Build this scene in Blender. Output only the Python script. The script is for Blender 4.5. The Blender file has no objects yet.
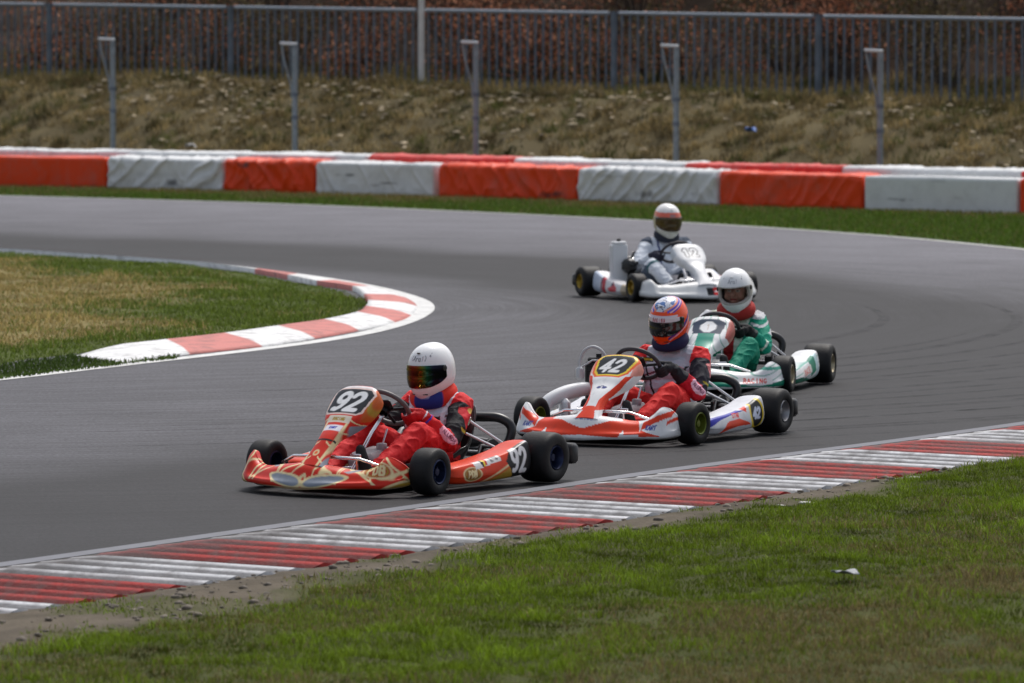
import bpy, math, random
import numpy as np
from mathutils import Vector, Matrix, noise as mnoise
from mathutils.bvhtree import BVHTree
R = math.radians
random.seed(7); RNG = np.random.default_rng(7)
scene = bpy.context.scene
COL = scene.collection

# ------------------------------------------------------------------ basics
def tag(o, label=None, cat=None, group=None, kind=None):
    if label: o['label'] = label
    if cat: o['category'] = cat
    if group: o['group'] = group
    if kind: o['kind'] = kind
    return o

def empty(name, loc=(0, 0, 0), rz=0.0):
    o = bpy.data.objects.new(name, None); COL.objects.link(o)
    o.location = loc; o.rotation_euler = (0, 0, rz); o.empty_display_size = .1
    return o

def link(name, me, parent=None):
    o = bpy.data.objects.new(name, me); COL.objects.link(o)
    if parent: o.parent = parent
    return o

def build(name, V, F, mats, parent=None, mi=None, col=None, smooth=True):
    """V (n,3), F list/array of faces; col (n,3) colours per vertex"""
    me = bpy.data.meshes.new(name)
    V = np.asarray(V, dtype=np.float32)
    if isinstance(F, np.ndarray) and F.ndim == 2:
        k = F.shape[1]; nf = len(F)
        me.vertices.add(len(V)); me.vertices.foreach_set('co', V.ravel())
        me.loops.add(nf * k); me.loops.foreach_set('vertex_index', F.astype(np.int32).ravel())
        me.polygons.add(nf); me.polygons.foreach_set('loop_start', np.arange(0, nf * k, k, dtype=np.int32))
        me.update(calc_edges=True)
    else:
        me.from_pydata([tuple(v) for v in V], [], [tuple(int(i) for i in f) for f in F])
    if not isinstance(mats, (list, tuple)): mats = [mats]
    for m in mats: me.materials.append(m)
    if mi is not None: me.polygons.foreach_set('material_index', np.asarray(mi, dtype=np.int32))
    if smooth: me.polygons.foreach_set('use_smooth', np.ones(len(me.polygons), dtype=bool))
    if col is not None:
        a = me.color_attributes.new('Col', 'FLOAT_COLOR', 'POINT')
        c = np.ones((len(V), 4), dtype=np.float32); c[:, :3] = col
        a.data.foreach_set('color', c.ravel())
    me.update()
    return link(name, me, parent)

class MB:
    """collects shapes into one mesh"""
    def __init__(s): s.v = []; s.f = []; s.mi = []; s.n = 0
    def add(s, V, F, mi=0):
        V = np.asarray(V, float); s.v.append(V)
        for f in F: s.f.append(tuple(int(i) + s.n for i in f)); s.mi.append(mi)
        s.n += len(V); return s
    def box(s, c, d, rot=None, mi=0, bev=.0):
        hx, hy, hz = d[0] / 2, d[1] / 2, d[2] / 2
        b = min(bev, hx * .9, hy * .9, hz * .9)
        if b <= 0:
            V = [(x, y, z) for x in (-hx, hx) for y in (-hy, hy) for z in (-hz, hz)]
            F = [(0, 1, 3, 2), (4, 6, 7, 5), (0, 4, 5, 1), (2, 3, 7, 6), (0, 2, 6, 4), (1, 5, 7, 3)]
        else:
            V = []; idx = {}
            for x in (-1, 1):
                for y in (-1, 1):
                    for z in (-1, 1):
                        for a in range(3):
                            p = [x * (hx - b), y * (hy - b), z * (hz - b)]
                            p[a] = (x, y, z)[a] * (hx, hy, hz)[a]
                            idx[(x, y, z, a)] = len(V); V.append(tuple(p))
            F = []
            for a in range(3):
                o = [i for i in range(3) if i != a]
                for sg in (-1, 1):
                    q = []
                    for (u, w) in ((-1, -1), (1, -1), (1, 1), (-1, 1)):
                        k = [0, 0, 0]; k[a] = sg; k[o[0]] = u; k[o[1]] = w; q.append(idx[(*k, a)])
                    F.append(q)
            for a in range(3):
                o = [i for i in range(3) if i != a]
                for u in (-1, 1):
                    for w in (-1, 1):
                        k0 = [0, 0, 0]; k0[a] = -1; k0[o[0]] = u; k0[o[1]] = w
                        k1 = list(k0); k1[a] = 1
                        F.append((idx[(*k0, o[0])], idx[(*k1, o[0])], idx[(*k1, o[1])], idx[(*k0, o[1])]))
            for x in (-1, 1):
                for y in (-1, 1):
                    for z in (-1, 1): F.append([idx[(x, y, z, a)] for a in range(3)])
        V = np.array(V)
        if rot is not None: V = V @ np.array(rot.to_3x3()).T
        return s.add(V + np.array(c), F, mi)
    def tube(s, pts, r, n=10, mi=0, closed=False, caps=True):
        pts = [Vector(p) for p in pts]; m = len(pts)
        rs = r if isinstance(r, (list, tuple, np.ndarray)) else [r] * m
        V = []; F = []; up = None
        for i, p in enumerate(pts):
            if closed: t = pts[(i + 1) % m] - pts[i - 1]
            else: t = pts[min(i + 1, m - 1)] - pts[max(i - 1, 0)]
            t.normalize()
            if up is None:
                up = Vector((0, 0, 1)) if abs(t.z) < .9 else Vector((1, 0, 0))
            up = (up - t * up.dot(t))
            if up.length < 1e-5: up = t.orthogonal()
            up.normalize(); w = t.cross(up)
            for k in range(n):
                a = 2 * math.pi * k / n
                V.append(p + (up * math.cos(a) + w * math.sin(a)) * rs[i])
        for i in range(m if closed else m - 1):
            j = (i + 1) % m
            for k in range(n):
                l = (k + 1) % n
                F.append((i * n + k, i * n + l, j * n + l, j * n + k))
        if not closed and caps:
            F.append(tuple(range(n))[::-1]); F.append(tuple((m - 1) * n + k for k in range(n)))
        return s.add([tuple(v) for v in V], F, mi)
    def lathe(s, prof, c, axis, n=32, mi=0, close=False):
        """prof: (along axis, radius)"""
        ax = Vector(axis).normalized(); u = ax.orthogonal().normalized(); w = ax.cross(u); c = Vector(c)
        V = []; F = []; m = len(prof)
        for (a, r) in prof:
            for k in range(n):
                t = 2 * math.pi * k / n
                V.append(tuple(c + ax * a + (u * math.cos(t) + w * math.sin(t)) * r))
        for i in range(m if close else m - 1):
            j = (i + 1) % m
            for k in range(n):
                l = (k + 1) % n
                F.append((i * n + k, i * n + l, j * n + l, j * n + k))
        return s.add(V, F, mi)
    def out(s, name, mats, parent=None, smooth=True, angle=40):
        o = build(name, np.concatenate(s.v), s.f, mats, parent, s.mi, smooth=smooth)
        if smooth:
            try: o.data.set_sharp_from_angle(angle=R(angle))
            except Exception: pass
        return o

def cr(P, n, closed=False):
    """Catmull-Rom resample of control array (m, ...) to n samples"""
    P = np.asarray(P, float); m = len(P)
    t = np.linspace(0, m if closed else m - 1, n, endpoint=not closed)
    i = np.floor(t).astype(int)
    if not closed: i = np.minimum(i, m - 2)
    f = (t - i).reshape((-1,) + (1,) * (P.ndim - 1))
    if closed: g = lambda k: P[(i + k) % m]
    else:
        E = np.concatenate([[2 * P[0] - P[1]], P, [2 * P[-1] - P[-2]]]); g = lambda k: E[i + k + 1]
    a, b, c, d = g(-1), g(0), g(1), g(2)
    return .5 * ((2 * b) + (-a + c) * f + (2 * a - 5 * b + 4 * c - d) * f ** 2 + (-a + 3 * b - 3 * c + d) * f ** 3)

def loft(net, nu, nv, caps=True):
    """net (m sections, n ring pts, 3) -> dense vertices and quads; ring closed"""
    A = cr(np.asarray(net, float), nu); A = np.swapaxes(cr(np.swapaxes(A, 0, 1), nv, closed=True), 0, 1)
    V = A.reshape(-1, 3); i, j = np.meshgrid(np.arange(nu - 1), np.arange(nv), indexing='ij')
    k = (j + 1) % nv
    F = np.stack([i * nv + j, i * nv + k, (i + 1) * nv + k, (i + 1) * nv + j], -1).reshape(-1, 4)
    if caps:
        n = len(V); V = np.concatenate([V, A[0].mean(0, keepdims=True), A[-1].mean(0, keepdims=True)])
        j = np.arange(nv); k = (j + 1) % nv
        c0 = np.stack([np.full(nv, n), k, j, j], -1); c1 = np.stack([np.full(nv, n + 1), (nu - 1) * nv + j, (nu - 1) * nv + k, (nu - 1) * nv + k], -1)
        F = [tuple(f) for f in F] + [tuple(f[:3]) for f in c0] + [tuple(f[:3]) for f in c1]
    return V, F

def vnormals(V, F):
    if isinstance(F, list): F = np.array([f if len(f) == 4 else (*f, f[-1]) for f in F])
    n = np.cross(V[F[:, 2]] - V[F[:, 0]], V[F[:, 3]] - V[F[:, 1]])
    t = np.linalg.norm(n, axis=1) < 1e-12
    n[t] = np.cross(V[F[t, 1]] - V[F[t, 0]], V[F[t, 2]] - V[F[t, 0]])
    N = np.zeros_like(V)
    for k in range(4): np.add.at(N, F[:, k], n)
    return N / (np.linalg.norm(N, axis=1, keepdims=True) + 1e-12)

def orient(V, F):
    """make the face winding point outward (signed volume)"""
    A = np.array([f[:3] for f in F])
    vol = np.einsum('ij,ij->i', V[A[:, 0]], np.cross(V[A[:, 1]], V[A[:, 2]])).sum()
    if vol < 0: F = F[:, ::-1] if isinstance(F, np.ndarray) else [tuple(f[::-1]) for f in F]
    return F

def hash3(i, j, k, s=0):
    h = (i * 374761393 + j * 668265263 + k * 2147483647 + s * 1274126177) & 0xffffffff
    h = ((h ^ (h >> 13)) * 1274126177) & 0xffffffff
    return ((h ^ (h >> 16)) & 0xffff) / 65535.0
def vnoise(P, sc, s=0):
    P = np.asarray(P, float) * sc
    if P.shape[1] == 2: P = np.c_[P, np.zeros(len(P))]
    I = np.floor(P).astype(np.int64); f = P - I; f = f * f * (3 - 2 * f)
    r = 0
    for a in (0, 1):
        for b in (0, 1):
            for c in (0, 1):
                w = (f[:, 0] if a else 1 - f[:, 0]) * (f[:, 1] if b else 1 - f[:, 1]) * (f[:, 2] if c else 1 - f[:, 2])
                r = r + w * hash3(I[:, 0] + a, I[:, 1] + b, I[:, 2] + c, s)
    return r * 2 - 1
def fbm(P, sc, o=3, s=0): return sum(vnoise(P, sc * 2 ** k, s + k) * .5 ** k for k in range(o))

# ------------------------------------------------------------------ materials
def nt(name):
    m = bpy.data.materials.new(name); m.use_nodes = True
    N = m.node_tree.nodes; L = m.node_tree.links; b = N['Principled BSDF']
    return m, N, L, b
def mat(name, col, rough=.5, metal=0, coat=0, bump=0, bscale=30, var=.0, vscale=6, spec=.5, coords='Object'):
    m, N, L, b = nt(name)
    b.inputs['Roughness'].default_value = rough; b.inputs['Metallic'].default_value = metal
    b.inputs['Coat Weight'].default_value = coat; b.inputs['Coat Roughness'].default_value = .12
    b.inputs['Specular IOR Level'].default_value = spec
    tc = N.new('ShaderNodeTexCoord')
    if var:
        t = N.new('ShaderNodeTexNoise'); t.inputs['Scale'].default_value = vscale; t.inputs['Detail'].default_value = 5
        L.new(tc.outputs[coords], t.inputs['Vector'])
        r = N.new('ShaderNodeMapRange'); r.inputs['From Min'].default_value = .3; r.inputs['From Max'].default_value = .7
        r.inputs['To Min'].default_value = 1 - var; r.inputs['To Max'].default_value = 1 + var; L.new(t.outputs['Fac'], r.inputs['Value'])
        x = N.new('ShaderNodeMix'); x.data_type = 'RGBA'; x.blend_type = 'MULTIPLY'; x.inputs['Factor'].default_value = 1
        x.inputs[6].default_value = (*col, 1); L.new(r.outputs[0], x.inputs[7]); L.new(x.outputs[2], b.inputs['Base Color'])
    else: b.inputs['Base Color'].default_value = (*col, 1)
    if bump:
        t = N.new('ShaderNodeTexNoise'); t.inputs['Scale'].default_value = bscale; t.inputs['Detail'].default_value = 4
        L.new(tc.outputs[coords], t.inputs['Vector'])
        u = N.new('ShaderNodeBump'); u.inputs['Strength'].default_value = bump; u.inputs['Distance'].default_value = .01
        L.new(t.outputs['Fac'], u.inputs['Height']); L.new(u.outputs[0], b.inputs['Normal'])
    return m
def vmat(name, rough=.4, coat=0, bump=0, bscale=40, grime=.0, gscale=9, gcol=(.05, .045, .04), metal=0, translucent=0, spec=.5):
    """colour from the vertex attribute Col, with a little dirt"""
    m, N, L, b = nt(name)
    b.inputs['Roughness'].default_value = rough; b.inputs['Coat Weight'].default_value = coat; b.inputs['Metallic'].default_value = metal
    b.inputs['Coat Roughness'].default_value = .1; b.inputs['Specular IOR Level'].default_value = spec
    a = N.new('ShaderNodeAttribute'); a.attribute_name = 'Col'; tc = N.new('ShaderNodeTexCoord'); src = a.outputs['Color']
    if grime:
        t = N.new('ShaderNodeTexNoise'); t.inputs['Scale'].default_value = gscale; t.inputs['Detail'].default_value = 7; t.inputs['Roughness'].default_value = .7
        L.new(tc.outputs['Object'], t.inputs['Vector'])
        r = N.new('ShaderNodeMapRange'); r.inputs['From Min'].default_value = .48; r.inputs['From Max'].default_value = .75
        r.inputs['To Max'].default_value = grime; L.new(t.outputs['Fac'], r.inputs['Value'])
        x = N.new('ShaderNodeMix'); x.data_type = 'RGBA'; L.new(r.outputs[0], x.inputs['Factor']); L.new(src, x.inputs[6]); x.inputs[7].default_value = (*gcol, 1)
        src = x.outputs[2]
    L.new(src, b.inputs['Base Color'])
    if bump:
        t = N.new('ShaderNodeTexNoise'); t.inputs['Scale'].default_value = bscale; t.inputs['Detail'].default_value = 3
        L.new(tc.outputs['Object'], t.inputs['Vector'])
        u = N.new('ShaderNodeBump'); u.inputs['Strength'].default_value = bump; u.inputs['Distance'].default_value = .01
        L.new(t.outputs['Fac'], u.inputs['Height']); L.new(u.outputs[0], b.inputs['Normal'])
    if translucent:
        out = N['Material Output']; tr = N.new('ShaderNodeBsdfTranslucent'); L.new(src, tr.inputs['Color'])
        mx = N.new('ShaderNodeMixShader'); mx.inputs[0].default_value = translucent
        L.new(b.outputs[0], mx.inputs[1]); L.new(tr.outputs[0], mx.inputs[2]); L.new(mx.outputs[0], out.inputs['Surface'])
    return m

M = {}
M['rubber'] = mat('tyre_rubber', (.010, .010, .011), .6, spec=.3, bump=.12, bscale=60, var=.25, vscale=14)
M['blackplastic'] = mat('black_plastic', (.012, .012, .013), .38, bump=.05)
M['blackmetal'] = mat('black_metal', (.02, .02, .022), .4, metal=.6)
M['chrome'] = mat('chrome', (.75, .75, .77), .22, metal=1)
M['alloy'] = mat('raw_alloy', (.35, .35, .36), .45, metal=.9, bump=.1, var=.2)
M['darksteel'] = mat('dark_engine_steel', (.08, .08, .085), .5, metal=.7, var=.3, vscale=30)
M['galv'] = mat('galvanised_steel', (.22, .26, .29), .55, metal=.35, var=.2, vscale=14, bump=.04)
M['fencemetal'] = mat('fence_steel', (.12, .15, .19), .6, metal=.2, var=.25, vscale=5)
M['galvlight'] = mat('pale_galvanised_cap', (.52, .55, .58), .5, metal=.2)
M['raillight'] = mat('railing_rail', (.26, .30, .35), .5, metal=.2)
M['polewhite'] = mat('pale_pole_paint', (.62, .60, .58), .6, var=.1)
M['seat'] = mat('seat_fibreglass', (.02, .02, .02), .35, coat=.3)
M['paint'] = vmat('kart_livery', .36, coat=.08, spec=.18, grime=.22, gscale=14)
M['suit'] = vmat('race_suit_fabric', .75, bump=.25, bscale=55, spec=.3)
M['helmetpaint'] = vmat('helmet_paint', .25, coat=.25, spec=.3)
M['collar'] = vmat('neck_collar_fabric', .8, bump=.2, bscale=50, spec=.3)
M['white_plastic'] = mat('white_plastic', (.72, .73, .74), .4, bump=.03)
M['hose'] = mat('grey_hose', (.5, .51, .52), .5)
M['dark_alcantara'] = mat('steering_wheel_grip', (.035, .03, .035), .6, bump=.1)
M['greygrip'] = mat('worn_steering_grip', (.12, .105, .105), .5, bump=.1)

# ------------------------------------------------------------------ painting marks on dense surfaces
WHITE = (.80, .80, .80); BLACK = (.012, .012, .014)
def arc(cx, cy, rx, ry, a0, a1, n=14): return [(cx + rx * math.cos(R(a0 + (a1 - a0) * i / n)), cy + ry * math.sin(R(a0 + (a1 - a0) * i / n))) for i in range(n + 1)]
GLY = {
 '9': [arc(.3, .70, .22, .24, 0, 360, 24), [(.52, .72), (.51, .45), (.42, .2), (.28, .07), (.12, .1)]],
 '2': [arc(.3, .70, .22, .25, 165, -25, 16) + [(.36, .38), (.08, .05), (.55, .05)]],
 '4': [[(.44, .03), (.44, .97), (.06, .30), (.60, .30)]],
 '8': [arc(.3, .73, .19, .21, 0, 360, 20), arc(.3, .27, .22, .24, 0, 360, 20)],
 '1': [[(.2, .75), (.35, .95), (.35, .03)]],
 'P': [[(.1, 0), (.1, 1), (.35, 1), (.52, .88), (.52, .62), (.35, .5), (.1, .5)]],
 'D': [[(.1, 0), (.1, 1), (.3, 1), (.52, .8), (.52, .2), (.3, 0), (.1, 0)]],
 'B': [[(.1, 0), (.1, 1), (.38, 1), (.48, .87), (.48, .65), (.36, .52), (.1, .52)], [(.36, .52), (.52, .4), (.52, .12), (.38, 0), (.1, 0)]],
 'A': [[(.03, 0), (.3, 1), (.57, 0)], [(.14, .35), (.46, .35)]],
 'L': [[(.1, 1), (.1, 0), (.52, 0)]],
 'U': [[(.08, 1), (.08, .2), (.2, 0), (.4, 0), (.52, .2), (.52, 1)]],
 'N': [[(.08, 0), (.08, 1), (.52, 0), (.52, 1)]],
 'O': [arc(.3, .5, .22, .48, 0, 360, 20)],
 'X': [[(.05, 0), (.55, 1)], [(.05, 1), (.55, 0)]],
 'T': [[(.3, 0), (.3, 1)], [(.03, 1), (.57, 1)]],
 'K': [[(.1, 0), (.1, 1)], [(.52, 1), (.1, .45), (.55, 0)]],
 'R': [[(.1, 0), (.1, 1), (.38, 1), (.5, .85), (.5, .62), (.36, .5), (.1, .5)], [(.3, .5), (.54, 0)]],
 'C': [arc(.32, .5, .24, .48, 50, 310, 18)],
 'G': [arc(.32, .5, .24, .48, 50, 320, 18) + [(.52, .42), (.34, .42)]],
 'E': [[(.52, 1), (.1, 1), (.1, 0), (.52, 0)], [(.1, .5), (.44, .5)]],
 'I': [[(.3, 0), (.3, 1)]],
 'S': [[(.5, .85), (.3, 1), (.12, .85), (.14, .6), (.46, .42), (.5, .15), (.3, 0), (.08, .14)]],
 'M': [[(.04, 0), (.08, 1), (.3, .4), (.52, 1), (.56, 0)]],
 '(': [arc(.6, .5, .4, .6, 130, 230, 8)], ')': [arc(0, .5, .4, .6, 50, -50, 8)],
 'a': [arc(.28, .28, .2, .26, 0, 360, 14), [(.5, .54), (.5, 0)]],
 'r': [[(.15, 0), (.15, .52)], [(.15, .35), (.3, .52), (.48, .5)]],
 'i': [[(.3, 0), (.3, .52)], [(.3, .72), (.3, .78)]],
}
def seg_d(u, v, a, b):
    ax, ay = a; bx, by = b; dx, dy = bx - ax, by - ay
    t = np.clip(((u - ax) * dx + (v - ay) * dy) / (dx * dx + dy * dy + 1e-12), 0, 1)
    return np.hypot(u - ax - t * dx, v - ay - t * dy)
def text_d(s, u, v, h, w=.62, adv=.68, shear=0.0):
    """distance field of text centred at 0, glyph height h (same units as u, v)"""
    v2 = v / h + .5; tot = len(s) * adv; uu = u / h + tot / 2 - shear * (v2 - .5); d = np.full(u.shape, 9.)
    for i, ch in enumerate(s):
        for pl in GLY.get(ch, []):
            q = [(p[0] * w / .62 + i * adv, p[1]) for p in pl]
            for a, b in zip(q[:-1], q[1:]): d = np.minimum(d, seg_d(uu, v2, a, b))
    return d * h
def mix(C, m, col):
    m = np.clip(np.asarray(m, float), 0, 1)[:, None]; return C * (1 - m) + np.asarray(col) * m
def inpoly(u, v, poly):
    r = np.zeros(u.shape, bool); n = len(poly)
    for i in range(n):
        x1, y1 = poly[i]; x2, y2 = poly[(i + 1) % n]
        if y1 == y2: continue
        c = ((y1 > v) != (y2 > v)) & (u < (x2 - x1) * (v - y1) / (y2 - y1) + x1); r ^= c
    return r
def frame(P, N, c, U, Vd, nmin=.15):
    U = np.array(U, float); U /= np.linalg.norm(U); Vd = np.array(Vd, float); Vd = Vd - U * (U @ Vd); Vd /= np.linalg.norm(Vd)
    n = np.cross(U, Vd); d = P - np.array(c)
    return d @ U, d @ Vd, (N @ n > nmin) & (np.abs(d @ n) < .16)
def soft(d, w=.0022): return np.clip(.5 - d / w, 0, 1)   # d<0 inside

# ------------------------------------------------------------------ kart parts (local frame: +x forward, +y left, z up)
UL, UR, UF = (-1, 0, 0), (1, 0, 0), (0, 1, 0)          # "right" vectors when looked at from the left, the right, the front
Z = (0, 0, 1)

def fairing(root, secs, paintf, name='front_fairing'):
    """secs: (y, front x, bottom z, top z, depth)"""
    net = []
    for (y, xf, zb, zt, dp) in secs:
        h = zt - zb
        net.append([(xf - .03, y, zb), (xf - .002, y, zb + .012), (xf - .004, y, zb + .035), (xf - .028, y, zb + .45 * h), (xf - .065, y, zb + .82 * h),
                    (xf - .10, y, zt - .004), (xf - .5 * dp - .03, y, zt), (xf - dp + .012, y, zt - .012), (xf - dp, y, zt - .05 * 1), (xf - dp + .004, y, zb + .3 * h), (xf - dp + .02, y, zb)])
    V, F = loft(net, 260, 96); F = orient(V, F); N = vnormals(V, F)
    C = paintf(V, N)
    return build(name, V, F, M['paint'], root, col=C)

def nose_secs(w=.60, fin=.24, zt=.165, x0=.93, wave=0.0):
    s = []
    for y, dx, b, t, d in ((-1.0, -.27, .075, .10, .10), (-.985, -.235, .06, .15, .13), (-.93, -.17, .05, fin - .02, .15), (-.85, -.125, .045, fin, .16), (-.76, -.10, .045, fin - .045, .15),
                        (-.66, -.075, .045, zt - .01, .16), (-.52, -.045, .042, zt - .012, .19), (-.36, -.02, .04, zt, .20), (-.2, -.006, .035, zt + .01, .21), (0, 0, .03, zt + .022, .22)):
        s.append((y * w, x0 + dx, b, t, d))
    return s + [(-a, b, c, d, e) for (a, b, c, d, e) in s[-2::-1]]

def nassau(root, secs, paintf):
    """number panel on its stalk; secs: (x, z, half width, crown, side flange depth)"""
    net = []; m = len(secs)
    for i, (x, z, w, cr_, fl) in enumerate(secs):
        a = secs[max(i - 1, 0)]; b = secs[min(i + 1, m - 1)]; t = Vector((b[0] - a[0], 0, b[1] - a[1])).normalized()
        n = Vector((t.z, 0, -t.x)); n = n if n.x > 0 else -n            # outward (forward/up)
        def q(y, o): return (x + n.x * o, y, z + n.z * o)
        net.append([q(-w, -.012), q(-w * .82, cr_ * .45), q(-w * .45, cr_ * .85), q(0, cr_), q(w * .45, cr_ * .85), q(w * .82, cr_ * .45), q(w, -.012),
                    q(w * 1.01, -fl), q(w * .93, -fl), q(w * .85, -.02), q(w * .4, cr_ - .025), q(0, cr_ - .025), q(-w * .4, cr_ - .025), q(-w * .85, -.02), q(-w * .93, -fl), q(-w * 1.01, -fl)])
    V, F = loft(net, 150, 170); F = orient(V, F); N = vnormals(V, F)
    return build('number_panel', V, F, M['paint'], root, col=paintf(V, N))

def sidepod(root, sgn, secs, paintf, name='side_pod'):
    """secs along x: (x, y inner, y outer, zb, zt)"""
    net = []
    for (x, yi, yo, zb, zt) in secs:
        h = zt - zb
        net.append([(x, yi, zb + .01), (x, (yi + yo) / 2, zb), (x, yo - .03, zb + .002), (x, yo - .004, zb + .03), (x, yo, zb + .45 * h), (x, yo - .014, zb + .85 * h),
                    (x, yo - .035, zt - .003), (x, (yi + yo) / 2 - .01, zt), (x, yi + .02, zt - .01), (x, yi, zt - .04), (x, yi, zb + .4 * h)])
    net = np.array(net, float); net[:, :, 1] *= sgn
    V, F = loft(net, 190, 110); F = orient(V, F); N = vnormals(V, F)
    return build(name, V, F, M['paint'], root, col=paintf(V, N))

def wheel(root, c, rad, wid, rimm, side, steer=0.0, name='wheel'):
    """side +1: outer face to +y"""
    e = empty(name, c); e.parent = root; e.rotation_euler = (0, 0, steer)
    h = wid / 2; r = rad
    t = MB()
    prof = [(-h * .86, .066), (-h * .99, .078), (-h * 1.0, r * .72), (-h * .97, r * .86), (-h * .86, r * .955), (-h * .66, r * .992), (-h * .3, r), (h * .3, r), (h * .66, r * .992), (h * .86, r * .955), (h * .97, r * .86), (h * 1.0, r * .72), (h * .99, .078), (h * .86, .066), (0, .062)]
    t.lathe(prof, (0, 0, 0), (0, 1, 0), 48, close=True); o = t.out('tyre', M['rubber'], e, angle=60)
    q = MB(); s = side
    q.lathe([(-s * h * .88, .069), (-s * h * .92, .060), (-s * h * .3, .055), (s * h * .05, .052), (s * h * .15, .03), (s * h * .1, .0)], (0, 0, 0), (0, 1, 0), 32)
    q.lathe([(s * h * .9, .069), (s * h * .96, .064), (s * h * .9, .058), (s * h * .2, .052), (s * h * .06, .045), (s * h * .1, .022), (s * h * .7, .02), (s * h * .72, .0)], (0, 0, 0), (0, 1, 0), 32)
    for k in range(3):
        a = 2 * math.pi * k / 3 + .4
        q.lathe([(s * h * .05, .008), (s * h * .45, .008), (s * h * .47, 0)], (math.cos(a) * .034, 0, math.sin(a) * .034), (0, 1, 0), 8)
    q.out('rim', rimm, e)
    return e

def kart(key, loc, rz, st, label, group):
    root = empty('racing_kart', (loc[0], loc[1], .004), rz); tag(root, label, 'kart', group)
    # chassis: tubes and floor pan
    f = MB()
    for s in (-1, 1):
        f.tube([(.70, s * .16, .045), (.60, s * .18, .045), (.38, s * .33, .045), (-.1, s * .34, .045), (-.45, s * .32, .06), (-.70, s * .32, .07)], .015)
        f.tube([(.40, s * .40, .05), (.525, s * .42, .09)], .016)
        f.tube([(.25, s * .34, .06), (.25, s * .50, .08), (.20, s * .53, .1), (-.22, s * .53, .1), (-.27, s * .50, .08), (-.27, s * .34, .06)], .011)
    f.tube([(.40, -.42, .05), (.40, .42, .05)], .016); f.tube([(-.2, -.34, .05), (-.2, .34, .05)], .015)
    f.out('chassis_frame', st.get('frame', M['darksteel']), root)
    p = MB(); p.box((.36, 0, .032), (.66, .58, .006)); p.out('floor_pan', M['alloy'], root)
    a = MB(); a.tube([(-.525, -.50, .14), (-.525, .50, .14)], .018); a.lathe([(-.02, .03), (-.02, .085), (.02, .085), (.02, .03)], (-.525, -.2, .14), (0, 1, 0), 30); a.out('rear_axle', M['alloy'], root)
    a = MB(); a.lathe([(-.006, .03), (-.006, .085), (.006, .085), (.006, .03)], (-.525, .24, .14), (0, 1, 0), 30); a.box((-.46, .24, .16), (.06, .07, .08), bev=.012); a.out('brake_disc', M['darksteel'], root)
    # bumper bars
    b = MB(); b.tube([(.60, -.34, .06), (.66, -.34, .15), (.72, -.22, .195), (.745, -.1, .2), (.745, .1, .2), (.72, .22, .195), (.66, .34, .15), (.60, .34, .06)], .009)
    b.out('bumper_bar', M['chrome'], root)
    b = MB()
    for s in (-1, 1):
        b.tube([(.50, s * .42, .115), (.46, s * .2, .10), (.42, s * .03, .12)], .008)
    b.out('tie_rod', M['chrome'], root)
    b = MB(); b.tube([(.13, 0, .44), (.30, 0, .30), (.50, 0, .09)], .011); b.tube([(.36, .05, .05), (.22, .05, .32)], .006); b.out('steering_column', M['chrome'], root)
    # pedals, tank
    for s in (-1, 1):
        b = MB(); b.tube([(.62, s * .14, .05), (.64, s * .14, .2)], .008); b.box((.645, s * .14, .20), (.012, .07, .03), bev=.004); b.out('pedal', M['chrome'], root)
    b = MB(); b.box((.29, 0, .125), (.26, .19, .17), rot=Matrix.Rotation(.12, 4, 'Y'), bev=.035); b.lathe([(0, .03), (.03, .03), (.035, .02), (.036, 0)], (.26, .04, .21), (0, 0, 1), 16)
    b.out('fuel_tank', st.get('tank', M['tank']), root, angle=80)
    # seat shell
    secs = []
    for (x, z, w, dpt) in ((.02, .10, .15, .03), (-.06, .055, .17, .06), (-.2, .045, .18, .10), (-.34, .07, .185, .13), (-.44, .18, .19, .10), (-.49, .32, .185, .07), (-.51, .40, .15, .04)):
        nx, nz = (0, 1) if x > -.3 else ((.9, .3) if x < -.4 else (.5, .8))
        secs.append([(x + nx * dpt, -w, z + nz * dpt), (x + nx * dpt * .4, -w * .93, z + nz * dpt * .4), (x, -w * .6, z), (x, 0, z - .005), (x, w * .6, z), (x + nx * dpt * .4, w * .93, z + nz * dpt * .4), (x + nx * dpt, w, z + nz * dpt),
                     (x + nx * dpt - .002, w + .014, z + nz * dpt), (x - nx * .01, w * .6, z - .014), (x - nx * .012, 0, z - .019), (x - nx * .01, -w * .6, z - .014), (x + nx * dpt - .002, -w - .014, z + nz * dpt)])
    V, F = loft(secs, 40, 60); build('seat', V, orient(V, F), M['seat'], root)
    for s in (-1, 1):
        b = MB(); b.tube([(-.36, s * .205, .335), (-.54, s * .33, .19)], .0085); b.tube([(-.31, s * .21, .27), (-.50, s * .34, .16)], .0085)
        b.box((-.35, s * .205, .335), (.05, .012, .03), rot=Matrix.Rotation(.5, 4, 'Y'), mi=1, bev=.003)
        b.out('seat_stay', [M['chromewhite'], M['chrome']], root)
    # engine group on the right
    b = MB(); b.box((-.30, -.33, .13), (.20, .15, .13), bev=.02); b.lathe([(0, .052), (.10, .052), (.11, .03), (.112, 0)], (-.27, -.33, .19), (.25, 0, 1), 20)
    for k in range(6): b.box((-.27 + .006 * k, -.33, .20 + .017 * k), (.14, .13, .005), rot=Matrix.Rotation(.25, 4, 'Y'))
    b.box((-.33, -.22, .13), (.08, .08, .08), bev=.015); b.tube([(-.20, -.33, .17), (-.10, -.34, .19), (-.04, -.35, .26)], .022)
    b.out('engine', M['darksteel'], root)
    b = MB(); b.tube([(-.38, -.33, .17), (-.5, -.36, .24), (-.64, -.30, .22), (-.70, -.1, .19), (-.70, .1, .19)], [.02, .035, .045, .045, .02], n=14); b.out('exhaust', M['darksteel'], root)
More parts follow.
